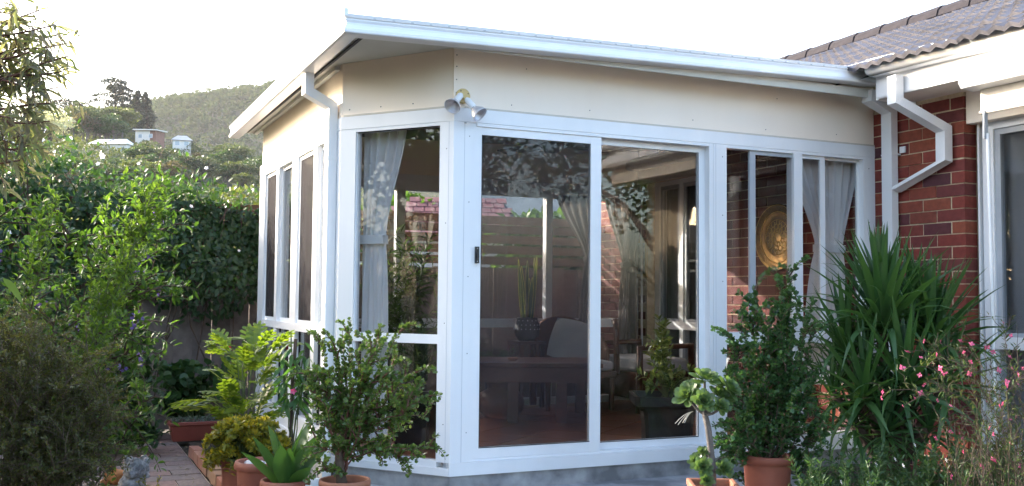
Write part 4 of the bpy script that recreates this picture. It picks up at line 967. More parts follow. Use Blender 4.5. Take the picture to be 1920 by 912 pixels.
tag(leaves('leaf_litter', G['brownt'], None, P, rng.normal(0, 1, (N, 3))*V3(1, 1, .05), rng.uniform(.018, .04, N), rng.uniform(.008, .016, N), 'oval', jit=.15), kind='stuff')
# small seedling with pale flowers growing between pavers
sd = thing('path_weed', 'small pale flowered weed growing out of the paved path', 'plant', tuple(px(-2.16, GZ, 6.05)))
main = [curve(px(-2.16, GZ, 6.05), px(-2.16+rng.normal(0, .05), GZ+rng.uniform(.08, .17), 6.05+rng.normal(0, .03)), (0, 0, .01), 5) for i in range(9)]
bush(sd, main, 110, G['jade'], (.014, .024), (.006, .010), 'oval', .002, M['stemgreen'], 1, .3, .3)
sd2 = thing('statue_weed', 'pale variegated weed growing against the grey statue', 'plant', tuple(px(-2.36, GZ, 5.95)))
main = [curve(px(-2.34, GZ, 5.97), px(-2.34+rng.normal(0, .06), GZ+rng.uniform(.06, .13), 5.95+rng.normal(0, .03)), (0, 0, .01), 5) for i in range(10)]
bush(sd2, main, 120, G['variegated'], (.016, .028), (.008, .012), 'oval', .002, M['stemgreen'], 1, .3, .3)

# ------------------------------------------------------------------ plants on the right
def pxy(X_, Y_, d):
    """garden point from its bearing and distance away"""
    u = (X_-960)/1869.6*d; v = 1.0665-(Y_-(556+.0096*(X_-960)))/1869.6*d; return px(u, v, d)
# tree aeonium in a square pot
ab = px(1.01, -.10, 5.0)
t = pot('square_pot', 'square terracotta pot holding the rosette succulent by the door step', tuple(ab), .085, .105, .255, M['terracotta_pale'], .014, .035, square=True); t.rotation_euler = (0, 0, -YAW-.05)
ae = thing('tree_aeonium', 'small succulent tree with green leaf rosettes on bare grey branches', 'plant', tuple(px(1.01, .10, 5.0)))
def rosette(name, m, r, n=26):
    b = MB()
    for k in range(n):
        f = k/(n-1); q = k*2.39996; ll = r*(.38+.62*f); el = math.radians(78-72*f); wv = r*(.13+.17*f); c, s = math.cos(q), math.sin(q)
        def pt(a, w_, up): return (c*a*math.cos(el)-s*w_, s*a*math.cos(el)+c*w_, a*math.sin(el)+up)
        b.add([pt(ll*.12, -wv*.25, 0), pt(ll*.62, -wv, .004), pt(ll*.92, -wv*.6, .002), pt(ll, 0, 0), pt(ll*.92, wv*.6, .002), pt(ll*.62, wv, .004), pt(ll*.12, wv*.25, 0), pt(ll*.6, 0, -.004)],
              [(0, 1, 7), (1, 2, 7), (2, 3, 7), (3, 4, 7), (4, 5, 7), (5, 6, 7), (6, 0, 7)])
    return b.build(name, m, None)
fork = pxy(1322, 775, 5.0)
tb = curve(px(1.01, .10, 5.0), fork, (.012, 0, 0), 7, .003)
b = MB(); b.tube(tb, [.019, .018, .017, .0165, .016, .016, .015], 8)
r0 = rosette('rosette', G['aeon'], .086, 25); r0.parent = ae; first = True
for X_, Y_, d, s, tx, ty in [(1322, 712, 5.0, 1.15, .1, -.2), (1290, 742, 5.02, 1.0, -.7, .4), (1319, 752, 4.93, .85, .0, .95), (1352, 745, 5.03, .95, .5, .2), (1366, 728, 5.05, 1.0, .8, .1), (1345, 722, 5.1, .9, .4, -.3), (1296, 730, 5.08, .9, -.5, 0), (1352, 762, 4.96, .7, .4, .8), (1318, 872, 4.94, .75, -.2, .9), (1358, 876, 4.96, .7, .4, .8), (1306, 862, 5.0, .6, -.6, .5), (1325, 898, 4.92, .55, 0, .8), (1318, 846, 5.02, .5, -.3, .3)]:
    o = r0 if first else again(r0, ae); first = False
    p = pxy(X_, Y_, d); o.location = Vector(p)-ae.location; dv = Vector(norm(AX*tx-AY*(ty+.55)+V3(0, 0, .9))); o.rotation_euler = (dv.to_track_quat('Z', 'Y').to_matrix() @ Matrix.Rotation(float(rng.uniform(0, 6)), 3, 'Z')).to_euler(); o.scale = (s, s, s)
    st = fork if Y_ < 800 else tb[2 if Y_ > 860 else 3]
    b.tube(curve(st, p-np.array(dv)*.008, (0, 0, -.012), 5), [.009, .008, .0075, .007, .007], 6, False)
cw(b.build('trunk', M['greybark'], ae, True))
b = MB()
for k in range(9): q = rng.uniform(0, 6.28); s0 = pxy(1300 if k < 5 else 1362, 770 if k < 5 else 690, 5.02); b.tube(curve(s0, s0+AX*(-.10*rng.uniform(.3, 1)*(1 if k < 5 else -.2))+V3(0, 0, -.07*rng.uniform(.2, 1) if k < 5 else .05)+AY*rng.normal(0, .03), (0, 0, .012), 5), .0016, 4, False)
tag(cw(b.build('dry_stalks', M['canvas'], ae)), kind='stuff')
# tall dark small-leaved shrub in a terracotta pot
rb = px(1.385, -.10, 5.42)
pot('tall_terracotta_pot', 'tall terracotta pot almost hidden under the dark small leaved shrub', tuple(rb), .11, .125, .33, M['terracotta'], .012, .04)
rs = thing('dark_leaved_shrub', 'tall dark green shrub of tiny round leaves in front of the right window', 'shrub', tuple(px(1.385, .2, 5.42)))
tipl = [(1478, 500), (1465, 520), (1482, 540), (1415, 540), (1425, 580), (1388, 612), (1372, 632), (1455, 570), (1500, 560), (1520, 575), (1528, 620), (1505, 620), (1440, 600), (1360, 690), (1372, 740), (1355, 790), (1380, 850), (1535, 690), (1530, 760), (1520, 830), (1495, 880), (1450, 640), (1480, 610), (1400, 660), (1465, 690), (1430, 720), (1490, 740), (1400, 780), (1450, 800), (1480, 820), (1390, 900), (1365, 870), (1350, 830), (1540, 800), (1512, 700), (1478, 570), (1470, 545), (1418, 565)]
m0 = px(1.385, .18, 5.42); main = []
for X_, Y_ in tipl:
    main.append(curve(m0+rng.normal(0, .02, 3), pxy(X_, Y_, 5.38+rng.normal(0, .12)), AX*(.04 if X_ > 1450 else -.04)*rng.uniform(0, 1)+V3(0, 0, .05 if Y_ > 780 else 0), 9, .012))
tw = twigs(main, 9, (.05, .16), .85, .25, .25)
bush(rs, main+tw, 300, G['portdark'], (.015, .024), (.014, .022), 'round', .005, M['bark'], 1, .3, .12)
# yucca
yb = pxy(1668, 905, 6.0)
yu = thing('yucca', 'large yucca clump with long stiff sword shaped leaves against the brick wall', 'plant', (yb[0], yb[1], GZ+.05))
def sword(name, L_, Wd, bend, seg=7):
    b = MB(); P = []
    for i in range(seg):
        t = i/(seg-1); wv = Wd*.5*(.75+.6*t-1.35*t*t if t < 1 else 0); wv = max(wv, 0.0008)
        y = L_*(t-.25*bend*t*t*t); z = -bend*L_*t*t*t*.6
        P += [(-wv, y, z+wv*.45), (0, y, z), (wv, y, z+wv*.45)]
    b.grid(P, seg, 3); return b.build(name, G['yucca'], yu, True)
protos = []; cen = [(1655, 610, 6.05, .66, 84, .95), (1745, 640, 6.0, .58, 66, .95), (1588, 655, 6.15, .50, 50, .9), (1695, 720, 5.85, .60, 62, 1.1), (1620, 735, 5.85, .52, 52, 1.15), (1775, 715, 5.85, .50, 38, 1.15), (1648, 540, 6.15, .42, 30, .7), (1715, 560, 6.15, .40, 26, .7), (1660, 800, 5.8, .42, 34, 1.3), (1740, 800, 5.8, .40, 28, 1.3), (1598, 790, 5.9, .40, 30, 1.3), (1560, 735, 6.0, .36, 26, 1.2), (1580, 700, 6.25, .42, 36, 1.1), (1625, 690, 6.2, .42, 30, 1.1)]
b = MB()
for X_, Y_, d, ln, n, sp_ in cen:
    c = pxy(X_, Y_, d); b.tube(curve(yb, c, (0, 0, .03), 6), [.04, .038, .035, .03, .028, .022], 8)
    for k in range(n):
        f = k/(n-1); q = k*2.39996; el = R_(86-(100 if Y_ > 700 else 74)*f*sp_+float(rng.normal(0, 5))); s = ln*float(rng.uniform(.85, 1.1))*(1-.25*abs(f-.45))
        v = 0 if f < .35 else (1 if f < .62 else (2 if f < .85 else 3)); 
        if len(protos) <= v:
            for vv in range(len(protos), v+1): protos.append([sword('leaf', 1, .092, (.02, .15, .45, .95)[vv]), True])
        pr_ = protos[v]; o = pr_[0] if pr_[1] else again(pr_[0], yu); pr_[1] = False
        dv = Vector((math.cos(q)*math.cos(el), math.sin(q)*math.cos(el), math.sin(el))); upv = Vector((-math.cos(q)*math.sin(el), -math.sin(q)*math.sin(el), math.cos(el)))
        sd_ = dv.cross(upv); Mx = Matrix((sd_, dv, upv)).transposed() @ Matrix.Rotation(float(rng.normal(0, .25)), 3, 'Y')
        o.location = Vector(c)-yu.location+dv*.01+Vector((0, 0, -.06*f)); o.rotation_euler = Mx.to_euler(); wsc = s*float(rng.uniform(.85, 1.15)); o.scale = (wsc, s, s)
cw(b.build('trunk', M['bark'], yu, True))
# gaura: thin arching stems with pink flowers
ga = thing('pink_gaura', 'airy plant with thin arching stems and small bright pink flowers', 'plant', tuple(pxy(1870, 940, 4.7)))
main = []; fpts = []
tipl = [(1650, 380+365), (1690, 690), (1700, 660), (1720, 640), (1745, 645), (1760, 690), (1730, 720), (1765, 700), (1800, 640), (1820, 645), (1805, 660), (1755, 750), (1780, 760), (1850, 690), (1870, 680), (1895, 690), (1905, 610), (1880, 605), (1860, 660), (1885, 715), (1905, 720), (1915, 690), (1870, 760), (1830, 720), (1840, 740), (1750, 820), (1690, 760), (1785, 860), (1800, 820), (1900, 780), (1890, 830), (1850, 800), (1915, 840), (1880, 560+60), (1778, 890), (1768, 830), (1835, 870), (1905, 870), (1860, 860), (1740, 735), (1712, 745), (1725, 670), (1815, 700), (1845, 630), (1900, 650)]
for X_, Y_ in tipl:
    d = 4.65+rng.normal(0, .22); b0 = pxy(1880+rng.normal(0, 45), 945, 4.7+rng.normal(0, .1)); tip = pxy(X_, Y_, d)
    c = curve(b0, tip, V3(0, 0, .22 if X_ < 1780 else .08)+AX*(.05 if X_ < 1780 else 0), 12, .006); main.append(c); fpts.append(tip)
    for k in range(1): fpts.append(c[-1-k-1]+rng.normal(0, .02, 3))
thin = twigs(main, 2, (.05, .14), .7, .3, .5)
for i in range(120): q0 = pxy(1790+rng.uniform(0, 170), 945, 4.7+rng.normal(0, .2)); main.append(curve(q0, q0+AX*rng.normal(.0, .10)+AY*rng.normal(0, .08)+V3(0, 0, rng.uniform(.18, .42)), (rng.normal(0, .02), 0, 0), 6, .004))
bush(ga, main+thin, 44, G['gaura'], (.018, .040), (.004, .008), 'kite', .0013, M['bark'], 1, .4, .1)
g0 = flower('flower', G['pink'], 4, .0165, .25, .75); g0.parent = ga; first = True
for q in fpts:
    for k in range(1 if rng.uniform() < .75 else 0):
        o = g0 if first else again(g0, ga); first = False; o.location = Vector(q+rng.normal(0, .010, 3)*(k > 0)-V3(*ga.location)); s = float(rng.uniform(.6, 1.1)); o.scale = (s, s, s); o.rotation_euler = (R_(75)+float(rng.normal(0, .5)), float(rng.normal(0, .5)), float(rng.normal(.4, .6)))
# low leafy ground plants with a few white flowers
lo = thing('low_ground_plants', 'low leafy garden plants with a few white starry flowers below the yucca', 'plant', tuple(pxy(1640, 940, 4.9)))
main = []
for i in range(260):
    q0 = pxy(rng.uniform(1490, 1930), 990, 5.0+rng.uniform(-.35, .7)); q0[2] = -.12
    main.append(curve(q0, q0+AX*rng.normal(0, .08)+AY*rng.normal(0, .08)+V3(0, 0, rng.uniform(.14, .44)), (0, 0, .02), 6, .005))
PL = bush(lo, main, 130, G['ground'], (.022, .042), (.008, .015), 'oval', .0025, M['stemgreen'], 1, .3, .2)
w0 = flower('flower', G['white'], 6, .014, .1, .4); w0.parent = lo; first = True
for X_, Y_, d in [(1625, 902, 4.7), (1712, 832, 4.9), (1675, 858, 4.9), (1640, 868, 5.0), (1575, 900, 4.8), (1770, 860, 4.7), (1690, 870, 4.7)]:
    o = w0 if first else again(w0, lo); first = False; o.location = Vector(pxy(X_, Y_, d))-lo.location; o.rotation_euler = (R_(65), 0, .4)
sb_ = box('garden_bed', 2.36, XW+.05, -3.6, -.006, GZ-.1, -.115, M['soil']); tag(sb_, kind='structure')

# ------------------------------------------------------------------ floodlight on the corner
fl_ = thing('twin_floodlight', 'twin floodlight with two white lamp holders on a round yellowed plate', 'floodlight', (.052, -.006, 2.272))
b = MB(); b.lathe([(.001, 0), (.046, 0), (.046, .008), (.040, .012), (.001, .012)], 28); b.lathe([(.0175, .012), (.0175, .030), (.001, .030)], 20)
o = b.build('base_plate', M['yellowplate'], fl_, False); o.rotation_euler = (R_(90), 0, 0)
b = MB()
for q in (.5, 2.1, 3.6, 5.2): b.lathe([(.004, .0118), (.004, .0135), (.001, .0135)], 8, (.034*math.cos(q), .034*math.sin(q), 0))
o = b.build('screw', M['seal'], fl_); o.rotation_euler = (R_(90), 0, 0)
def lamp(p0, p1, face):
    """holder from p0 to p1, flared lamp behind p1 facing 'face'"""
    d = (Vector(p1)-Vector(p0)).normalized(); h_ = MB(); L_ = (Vector(p1)-Vector(p0)).length
    h_.lathe([(.012, -.012), (.019, .0), (.021, L_*.9), (.017, L_), (.001, L_)], 18); o = h_.build('lamp_holder', M['white'], fl_, True); o.location = p0; o.rotation_euler = d.to_track_quat('Z', 'Y').to_euler()
    md = o.modifiers.new('edge', 'EDGE_SPLIT'); md.split_angle = R_(40)
    f = Vector(face).normalized(); s = MB(); s.lathe([(.015, -.012), (.017, .004)], 20); r = s.build('collar', M['seal'], o); r.rotation_euler = (0, 0, 0); r.location = (0, 0, L_)
    s = MB(); s.lathe([(.016, 0), (.030, .018), (.044, .040), (.050, .058), (.051, .062), (.049, .060), (.042, .040), (.028, .020), (.012, .008), (.001, .007)], 28); bl = s.build('lamp', M['reflector'], fl_, True); bl.location = p1; bl.rotation_euler = f.to_track_quat('Z', 'Y').to_euler()
    s = MB(); s.lathe([(.001, .066), (.03, .0645), (.0495, .0605)], 24); s.build('lens', M['bulb'], bl, True)
    s = MB(); s.lathe([(.001, .03), (.008, .026), (.006, .014), (.001, .012)], 12); s.build('filament', M['white'], bl, True)
def off3(u, v, d): q = AX*u+AY*d; return (float(q[0]), float(q[1]), v)
lamp(off3(-.012, -.004, -.045), off3(-.036, -.044, -.075), off3(-.35, -.72, -.72))
lamp(off3(.030, -.030, -.035), off3(.070, -.082, -.060), off3(.75, -.85, -.35))
box('cable_clip', .064, .078, -.009, -.0062, 2.108, 2.116, M['grey_metal'], sr)

# ------------------------------------------------------------------ inside the sunroom
fz = .03
fs = MB(); fs.add([(-.43, .75, fz-.02), (.05, .11, fz-.02), (L-.002, .11, fz-.02), (L-.002, DY-.09, fz-.02), (-.43, DY-.09, fz-.02)], [(0, 1, 2, 3, 4)]); fo = fs.build('floor', M['grout']); tag(fo, kind='structure')
p0 = None; TS = .40
for i in range(-12, 12):
    for j in range(-12, 14):
        a = R_(38); x = 1.45+(i*math.cos(a)-j*math.sin(a))*(TS+.008); y = 1.75+(i*math.sin(a)+j*math.cos(a))*(TS+.008)
        if not (-.20 < x < L-.24 and .38 < y < DY-.33) or (x*.787+y*.617 < .33): continue
        if p0 is None: p0 = box('floor_tile', -TS/2, TS/2, -TS/2, TS/2, -.012, 0, M['floor_tile'], fo, bev=.004); o = p0
        else: o = again(p0, fo)
        o.location = (x, y, fz-.004+float(rng.normal(0, .0006))); o.rotation_euler = (0, 0, a)
b = MB(); b.box(-.44, -.40, .80, DY-.1, fz-.015, .14); b.build('skirting', M['interior'], sr)
# low table
tx_ = thing('coffee_table', 'dark wooden low table with thick square legs inside the sunroom', 'table', (1.62, 2.22, fz), -YAW+.02)
tp = box('tabletop', -.56, .56, -.42, .42, .455, .490, M['wood'], tx_, bev=.006)
b = MB()
for c in ((-.52, .52, -.39, -.365), (-.52, .52, .365, .39), (-.52, -.495, -.364, .364), (.495, .52, -.364, .364)): b.box(c[0], c[1], c[2], c[3], .33, .4545)
b.build('apron', M['wood'], tx_); lg = None
for sx_ in (-.18, .22):
    for sy_ in (-.36, .36):
        if lg is None: lg = box('leg', -.045, .045, -.03, .03, 0, .329, M['wood'], tx_, bev=.004); o = lg
        else: o = again(lg, tx_)
        o.location = (sx_ if sy_ < 0 else sx_*2, sy_, 0)
dsh = thing('candle_dish', 'small round clay dish standing on the dark table', 'dish', (1.40, 2.16, fz+.492)); b = MB(); b.lathe([(.001, 0), (.03, 0), (.05, .025), (.046, .026), (.028, .008), (.001, .007)], 20); b.build('bowl', M['terracotta_pale'], dsh, True)
bp_ = thing('stoneware_pot', 'squat brown stoneware pot standing under the dark table', 'pot', (1.36, 2.32, fz)); b = MB(); b.lathe([(.001, 0), (.14, 0), (.20, .07), (.205, .14), (.18, .205), (.12, .24), (.11, .27), (.13, .30), (.115, .30), (.10, .26), (.001, .24)], 28); b.build('body', M['browncer'], bp_, True)
# armchair with cushions
ac = thing('rattan_armchair', 'brown rattan armchair with curved back standing behind the low table', 'armchair', (2.30, 2.78, fz), -YAW+.2)
box('seat_frame', -.34, .34, -.32, .32, .30, .36, M['wood'], ac, bev=.01)
box('seat_cushion', -.33, .31, -.33, .31, .362, .45, M['cushion'], ac, bev=.03)
lg = None
for x, y in ((-.30, -.28), (.30, -.28), (-.30, .28), (.30, .28)):
    if lg is None:
        b = MB(); b.tube([(0, 0, 0), (0, 0, .30)], [.022, .03], 8); lg = b.build('leg', M['wood'], ac); o = lg
    else: o = again(lg, ac)
    o.location = (x, y, 0)
b = MB(); P = []
for i in range(15):
    q = -.35+i/14*(math.pi*1.12); c, s = math.cos(q), math.sin(q); hgt = .55+.30*max(0, math.sin(q*.92))
    for z in (.33, hgt*.8, hgt): P.append((.36*c, .32*s+.02, z))
b.grid(P, 15, 3); o = b.build('backrest', M['rattan'], ac, True); md = o.modifiers.new('thick', 'SOLIDIFY'); md.thickness = .03
b = MB(); b.tube([(.36, -.25, .33), (.36, -.22, .78), (.36, -.19, .82)], [.03, .028, .036], 8); b.build('post', M['wood'], ac, True)
def pillow(name, label, loc, rot, s):
    b = MB(); n = 9; P = []
    for side in (1, -1):
        P = []
        for i in range(n):
            for j in range(n):
                u, v = i/(n-1)*2-1, j/(n-1)*2-1; P.append((u*(1-.08*v*v)*s, v*(1-.08*u*u)*s, side*.30*s*((1-u*u)*(1-v*v))**.5))
        b.grid(P, n, n)
    o = b.build(name, M['cushion'], None, True); o.location = loc; o.rotation_euler = rot; tag(o, label, 'cushion'); return o
pillow('white_pillow', 'white square pillow leaning upright on the rattan armchair', (2.24, 2.70, .66), (R_(72), R_(12), -.75), .20)
# second chair and sofa arm, right of the door stile
sf = thing('wooden_sofa', 'dark wooden framed sofa with white seat cushion near the brick wall', 'sofa', (2.95, 2.60, fz), -1.57)
box('base', -.42, .42, -.33, .30, .12, .36, M['wood'], sf, bev=.01); box('seat_cushion', -.41, .41, -.31, .25, .362, .48, M['cushion'], sf, bev=.03)
b = MB(); b.tube([(-.45, -.30, 0), (-.45, -.30, .58), (-.45, .25, .60), (-.45, .28, 0)], .035, 8); b.tube([(.45, -.30, 0), (.45, -.30, .58), (.45, .25, .60), (.45, .28, 0)], .035, 8); b.build('arm_frame', M['wood'], sf, True)
# black pots with plants
def tapered_pot(label, loc, w0, w1, h, rz):
    t = thing('black_pot', label, 'pot', loc, rz); b = MB()
    pr = [(w0, 0), (w0*1.02, h*.35), (w0*1.12, h*.7), (w1, h-.07), (w1+.012, h-.065), (w1+.018, h), (w1-.01, h), (w1-.03, h*.7)]
    def ring(r, z): return [(r*c, r*s, z) for c, s in ((-1, -.86), (-.86, -1), (.86, -1), (1, -.86), (1, .86), (.86, 1), (-.86, 1), (-1, .86))]
    b.add(sum([ring(*p) for p in pr], []), [(j*8+k, j*8+(k+1) % 8, (j+1)*8+(k+1) % 8, (j+1)*8+k) for j in range(len(pr)-1) for k in range(8)]+[tuple(range(7, -1, -1))]); b.build('body', M['darkpot'], t)
    box('soil', -w1*.8, w1*.8, -w1*.8, w1*.8, h*.82, h*.86, M['soil'], t); return t
tapered_pot('large black tapered pot just inside the fixed door pane', (1.90, .58, fz), .165, .235, .34, -.45)
va = thing('variegated_shrub', 'variegated indoor shrub with cream edged leaves in the large black pot', 'plant', (1.90, .58, fz+.28))
c0 = V3(1.90, .58, fz+.28)
main = [curve(c0+rng.normal(0, .03, 3), c0+AX*rng.uniform(-.20, .26)+AY*rng.normal(0, .10)+V3(0, 0, rng.uniform(.08, .26)), (0, 0, .04), 6, .005) for i in range(20)]+[curve(c0, c0+AX*rng.normal(-.03, .05)+AY*rng.normal(0, .05)+V3(0, 0, rng.uniform(.35, .62)), (0, 0, 0), 7, .006) for i in range(11)]
bush(va, main, 62, G['variegated'], (.045, .07), (.018, .028), 'oval', .004, M['stemgreen'], 1, .2, .4)
tapered_pot('black pot behind the lower pane of the corner window', (.14, 1.02, fz), .12, .15, .36, -.6)
sk = thing('spiky_indoor_plant', 'spiky narrow leaved plant in the black pot behind the corner window', 'plant', (.14, 1.02, fz+.30))
c0 = V3(.14, 1.02, fz+.30); N = 60
main = [curve(c0, c0+AX*rng.normal(.03, .12)+AY*rng.normal(0, .1)+V3(0, 0, rng.uniform(.2, .45)), (0, 0, .08), 6) for i in range(26)]
bush(sk, main, 40, G['fern'], (.09, .16), (.007, .012), 'lance', .003, M['stemgreen'], .7, .4, .3)
# bamboo palm behind the corner window
bl = thing('indoor_palm', 'dark fine leaved indoor palm behind the corner window glass', 'plant', (.55, 2.55, fz))
c0 = V3(.55, 2.55, fz+.3); main = [curve(c0, c0+AX*rng.normal(-.06, .18)+AY*rng.normal(0, .15)+V3(0, 0, rng.uniform(.5, 1.25)), (0, 0, .1), 7, .01) for i in range(22)]
bush(bl, main+twigs(main, 4, (.12, .25), .9, .0, .5, .3), 34, G['fern'], (.09, .15), (.010, .016), 'lance', .004, M['stemgreen'], .8, .0, .3)
b = MB(); b.lathe([(.001, 0), (.12, 0), (.16, .32), (.14, .32), (.13, .26), (.001, .26)], 20, (.55, 2.55, fz)); cw(b.build('planter', M['darkpot'], bl, True))
# snake plant on a stand
sn = thing('snake_plant', 'tall snake plant with yellow edged leaves in a dark beaded pot', 'plant', (1.92, 2.98, fz+.62))
b = MB(); b.lathe([(.001, 0), (.08, 0), (.115, .05), (.12, .14), (.10, .20), (.105, .22), (.09, .22), (.085, .17), (.001, .17)], 24); b.build('pot', M['darkpot'], sn, True)
b = MB()
for r_, z_, n_ in ((.119, .15, 18), (.122, .11, 18), (.113, .19, 16)):
    for k in range(n_): q = 6.283*k/n_; b.lathe([(.001, -.005), (.005, 0), (.001, .005)], 5, (r_*math.cos(q), r_*math.sin(q), z_))
tag(b.build('bead', M['white'], sn), kind='stuff')
for i in range(9):
    q = i*2.4; s_ = MB(); e_ = MB(); ln = float(rng.uniform(.42, .68)); P = []; Q1 = []; Q2 = []
    for k in range(9):
        t = k/8; wv = .024*(1-t**3)*(.7+.6*t); tw_ = q+1.2*t; cx, cy = .035*math.cos(q)*(1+1.6*t), .035*math.sin(q)*(1+1.6*t); ux, uy = math.cos(tw_), math.sin(tw_); z_ = .16+ln*t
        P += [(cx-ux*wv, cy-uy*wv, z_), (cx+.006*uy, cy-.006*ux, z_), (cx+ux*wv, cy+uy*wv, z_)]
        Q1 += [(cx-ux*(wv+.004), cy-uy*(wv+.004), z_), (cx-ux*wv, cy-uy*wv, z_)]; Q2 += [(cx+ux*wv, cy+uy*wv, z_), (cx+ux*(wv+.004), cy+uy*(wv+.004), z_)]
    s_.grid(P, 9, 3); o = s_.build('leaf', G['snake'], sn, True); e_.grid(Q1, 9, 2); e_.grid(Q2, 9, 2); e_.build('leaf_edge', G['snakeedge'], o, True)
stn = thing('plant_stand', 'dark wooden stand carrying the snake plant by the back windows', 'stand', (1.92, 2.98, fz)); box('top', -.14, .14, -.14, .14, .59, .618, M['wood'], stn, bev=.004); lg = None
for x, y in ((-.11, -.11), (.11, -.11), (.11, .11), (-.11, .11)):
    o = box('leg', -.018, .018, -.018, .018, 0, .589, M['wood'], stn) if lg is None else again(lg, stn); lg = lg or o; o.location = (x, y, 0)
# ferns below the back windows
for (x, y, z, lab) in ((1.25, 2.9, .40, 'arching fern on the floor left of the plant stand'), (1.62, 3.0, .42, 'low spreading fern right behind the low table')):
    fn = thing('fern', lab, 'plant', (x, y, fz)); c0 = V3(x, y, fz+z-.1); main = []
    for i in range(26): q = rng.uniform(0, 6.28); r_ = rng.uniform(.15, .34); main.append(curve(c0, c0+V3(math.cos(q)*r_, math.sin(q)*r_*.7, rng.uniform(.0, .18)), (0, 0, .10), 7))
    bush(fn, main, 90, G['fern'], (.03, .05), (.008, .012), 'lance', .0025, M['stemgreen'], 1, .0, .2)
    b = MB(); b.lathe([(.001, 0), (.09, 0), (.12, z-.1), (.105, z-.1), (.001, z-.14)], 18); b.build('pot', M['darkpot'], fn, True)
# curtains
def drape(label, T, top, tie, bot, zt, zi, zb, n, folds, amp=.018, group=None, m=None):
    t = thing('curtain', label, 'curtain', T(0, n, 0), 0, group); b = MB(); nu, nv = folds*8+1, 22; P = []; base = V3(*T(0, n, 0))
    for i in range(nu):
        u = i/(nu-1)
        for j in range(nv):
            f = j/(nv-1); z = zt+(zb-zt)*f
            if z > zi: k = (zt-z)/(zt-zi); k = k*k*(3-2*k)*.55+.45*k; lo, hi = top[0]+(tie[0]-top[0])*k, top[1]+(tie[1]-top[1])*k; a = amp
            else: k = (zi-z)/(zi-zb); k = k**.6; lo, hi = tie[0]+(bot[0]-tie[0])*k, tie[1]+(bot[1]-tie[1])*k; a = amp*.8
            c = 1-.6*math.exp(-((z-zi)/.12)**2)
            P.append(tuple(V3(*T(lo+(hi-lo)*u+.006*math.sin(u*9+z*4), n+a*c*math.sin(u*folds*2*math.pi+1.2*math.sin(z*2.3))+a*.35*math.sin(u*folds*5.1+z), z))-base))
    b.grid(P, nu, nv); b.build('cloth', m or M['curtain'], t, True)
    w_ = MB(); d0, d1 = V3(*T(tie[0]-.008, n-.03, zi-.03))-base, V3(*T(tie[1]+.008, n+.03, zi+.03))-base
    w_.box(tie[0]-.008, tie[1]+.008, n-.03, n+.03, zi-.028, zi+.028, lambda *a: tuple(V3(*T(*a))-base)); w_.build('tie_band', m or M['curtain'], t)
    r = MB(); r.tube([tuple(V3(*T(top[0]-.02, n, zt+.015))-base), tuple(V3(*T(top[1]+.02, n, zt+.015))-base)], .01, 8); r.build('rod', M['white'], t)
drape('white curtain tied back at the left edge of the corner window', TAB, (.10, .44), (.10, .265), (.09, .31), 2.13, 1.42, .14, .12, 5)
drape('white curtain gathered by a band in the right front window', TBC, (2.60, 3.30), (2.90, 3.14), (2.76, 3.22), 2.13, 1.44, .45, .13, 9)
drape('grey curtain tied back at the right end of the back windows', TBK, (2.36, 2.82), (2.70, 2.80), (2.58, 2.80), 2.08, 1.45, .30, .10, 5, m=M['curtain_dim'])
drape('grey curtain tied back against the corner between back windows and brick house', TBK, (2.92, 3.27), (3.13, 3.26), (3.05, 3.26), 2.08, 1.40, .30, .10, 5, m=M['curtain_dim'])
drape('narrow grey curtain strip hanging by the inner brick pillar', lambda y, n, z: (L-n, y, z), (3.02, 3.30), (3.16, 3.28), (3.10, 3.28), 2.12, 1.35, .3, .12, 4, m=M['curtain_dim'])
# sheers inside the house windows
for y0, y1, lab in ((-2.55, -.90, 'grey sheer curtain hanging behind the big brick house window'), (2.2, 3.1, 'grey sheer curtain behind the older window in the sunroom')):
    t = thing('sheer_curtain', lab, 'curtain', (XF+.10, y1, .1)); b = MB(); P = []; nn = int((y1-y0)*90)
    for i in range(nn):
        y = -(y1-y0)*i/(nn-1)
        for z in (0, .7, 1.4, 2.1): P.append((.012*math.sin(i*.42)+.009*math.sin(i*.17+z), y, z))
    b.grid(P, nn, 4); b.build('cloth', M['sheer'], t, True)
# brass plate and framed picture
bpz = thing('brass_plate', 'round beaten brass plate with pierced pattern hanging on indoor brick wall', 'plate', (L-.006, 1.07, 1.58))
b = MB(); b.lathe([(.001, .0), (.15, .0), (.17, .012), (.20, .014), (.215, .008), (.262, .018), (.280, .030), (.274, .034), (.255, .024), (.21, .016), (.165, .02), (.145, .008), (.001, .008)], 48); o = b.build('dish', M['brass'], bpz, True); o.rotation_euler = (0, -R_(90), 0)
b = MB()
for k in range(12):
    for r_ in (.055, .095, .13):
        q = 6.283*(k+.5*(r_ == .095))/12; c, s = r_*math.cos(q), r_*math.sin(q); rr_2 = .018+.05*r_
        b.tube([(c+rr_2*math.cos(a), s+rr_2*math.sin(a), .010) for a in np.linspace(0, 6.283, 7)], .0022, 4, False)
for r_ in (.148, .215, .272): b.tube([(r_*math.cos(a), r_*math.sin(a), .021 if r_ < .25 else .032) for a in np.linspace(0, 6.2832, 49)], .0028, 5, False)
o = b.build('relief', M['brassline'], bpz); o.rotation_euler = (0, -R_(90), 0); tag(o, kind='stuff')
pf_ = thing('framed_picture', 'small picture in a pine frame hanging on the indoor brick pillar', 'picture', (L-.004, 3.22, 1.47))
b = MB()
for c in ((-.12, .12, .16, .195), (-.12, .12, -.195, -.16), (-.12, -.09, -.16, .16), (.09, .12, -.16, .16)): b.box(-.02, 0, c[0], c[1], c[2], c[3])
b.build('frame', M['pine'], pf_); m_ = mat('print', (.10, .12, .13), (.55, .55, .52), 22, .5, detail=3); box('print', -.008, -.004, -.09, .09, -.16, .16, m_, pf_)
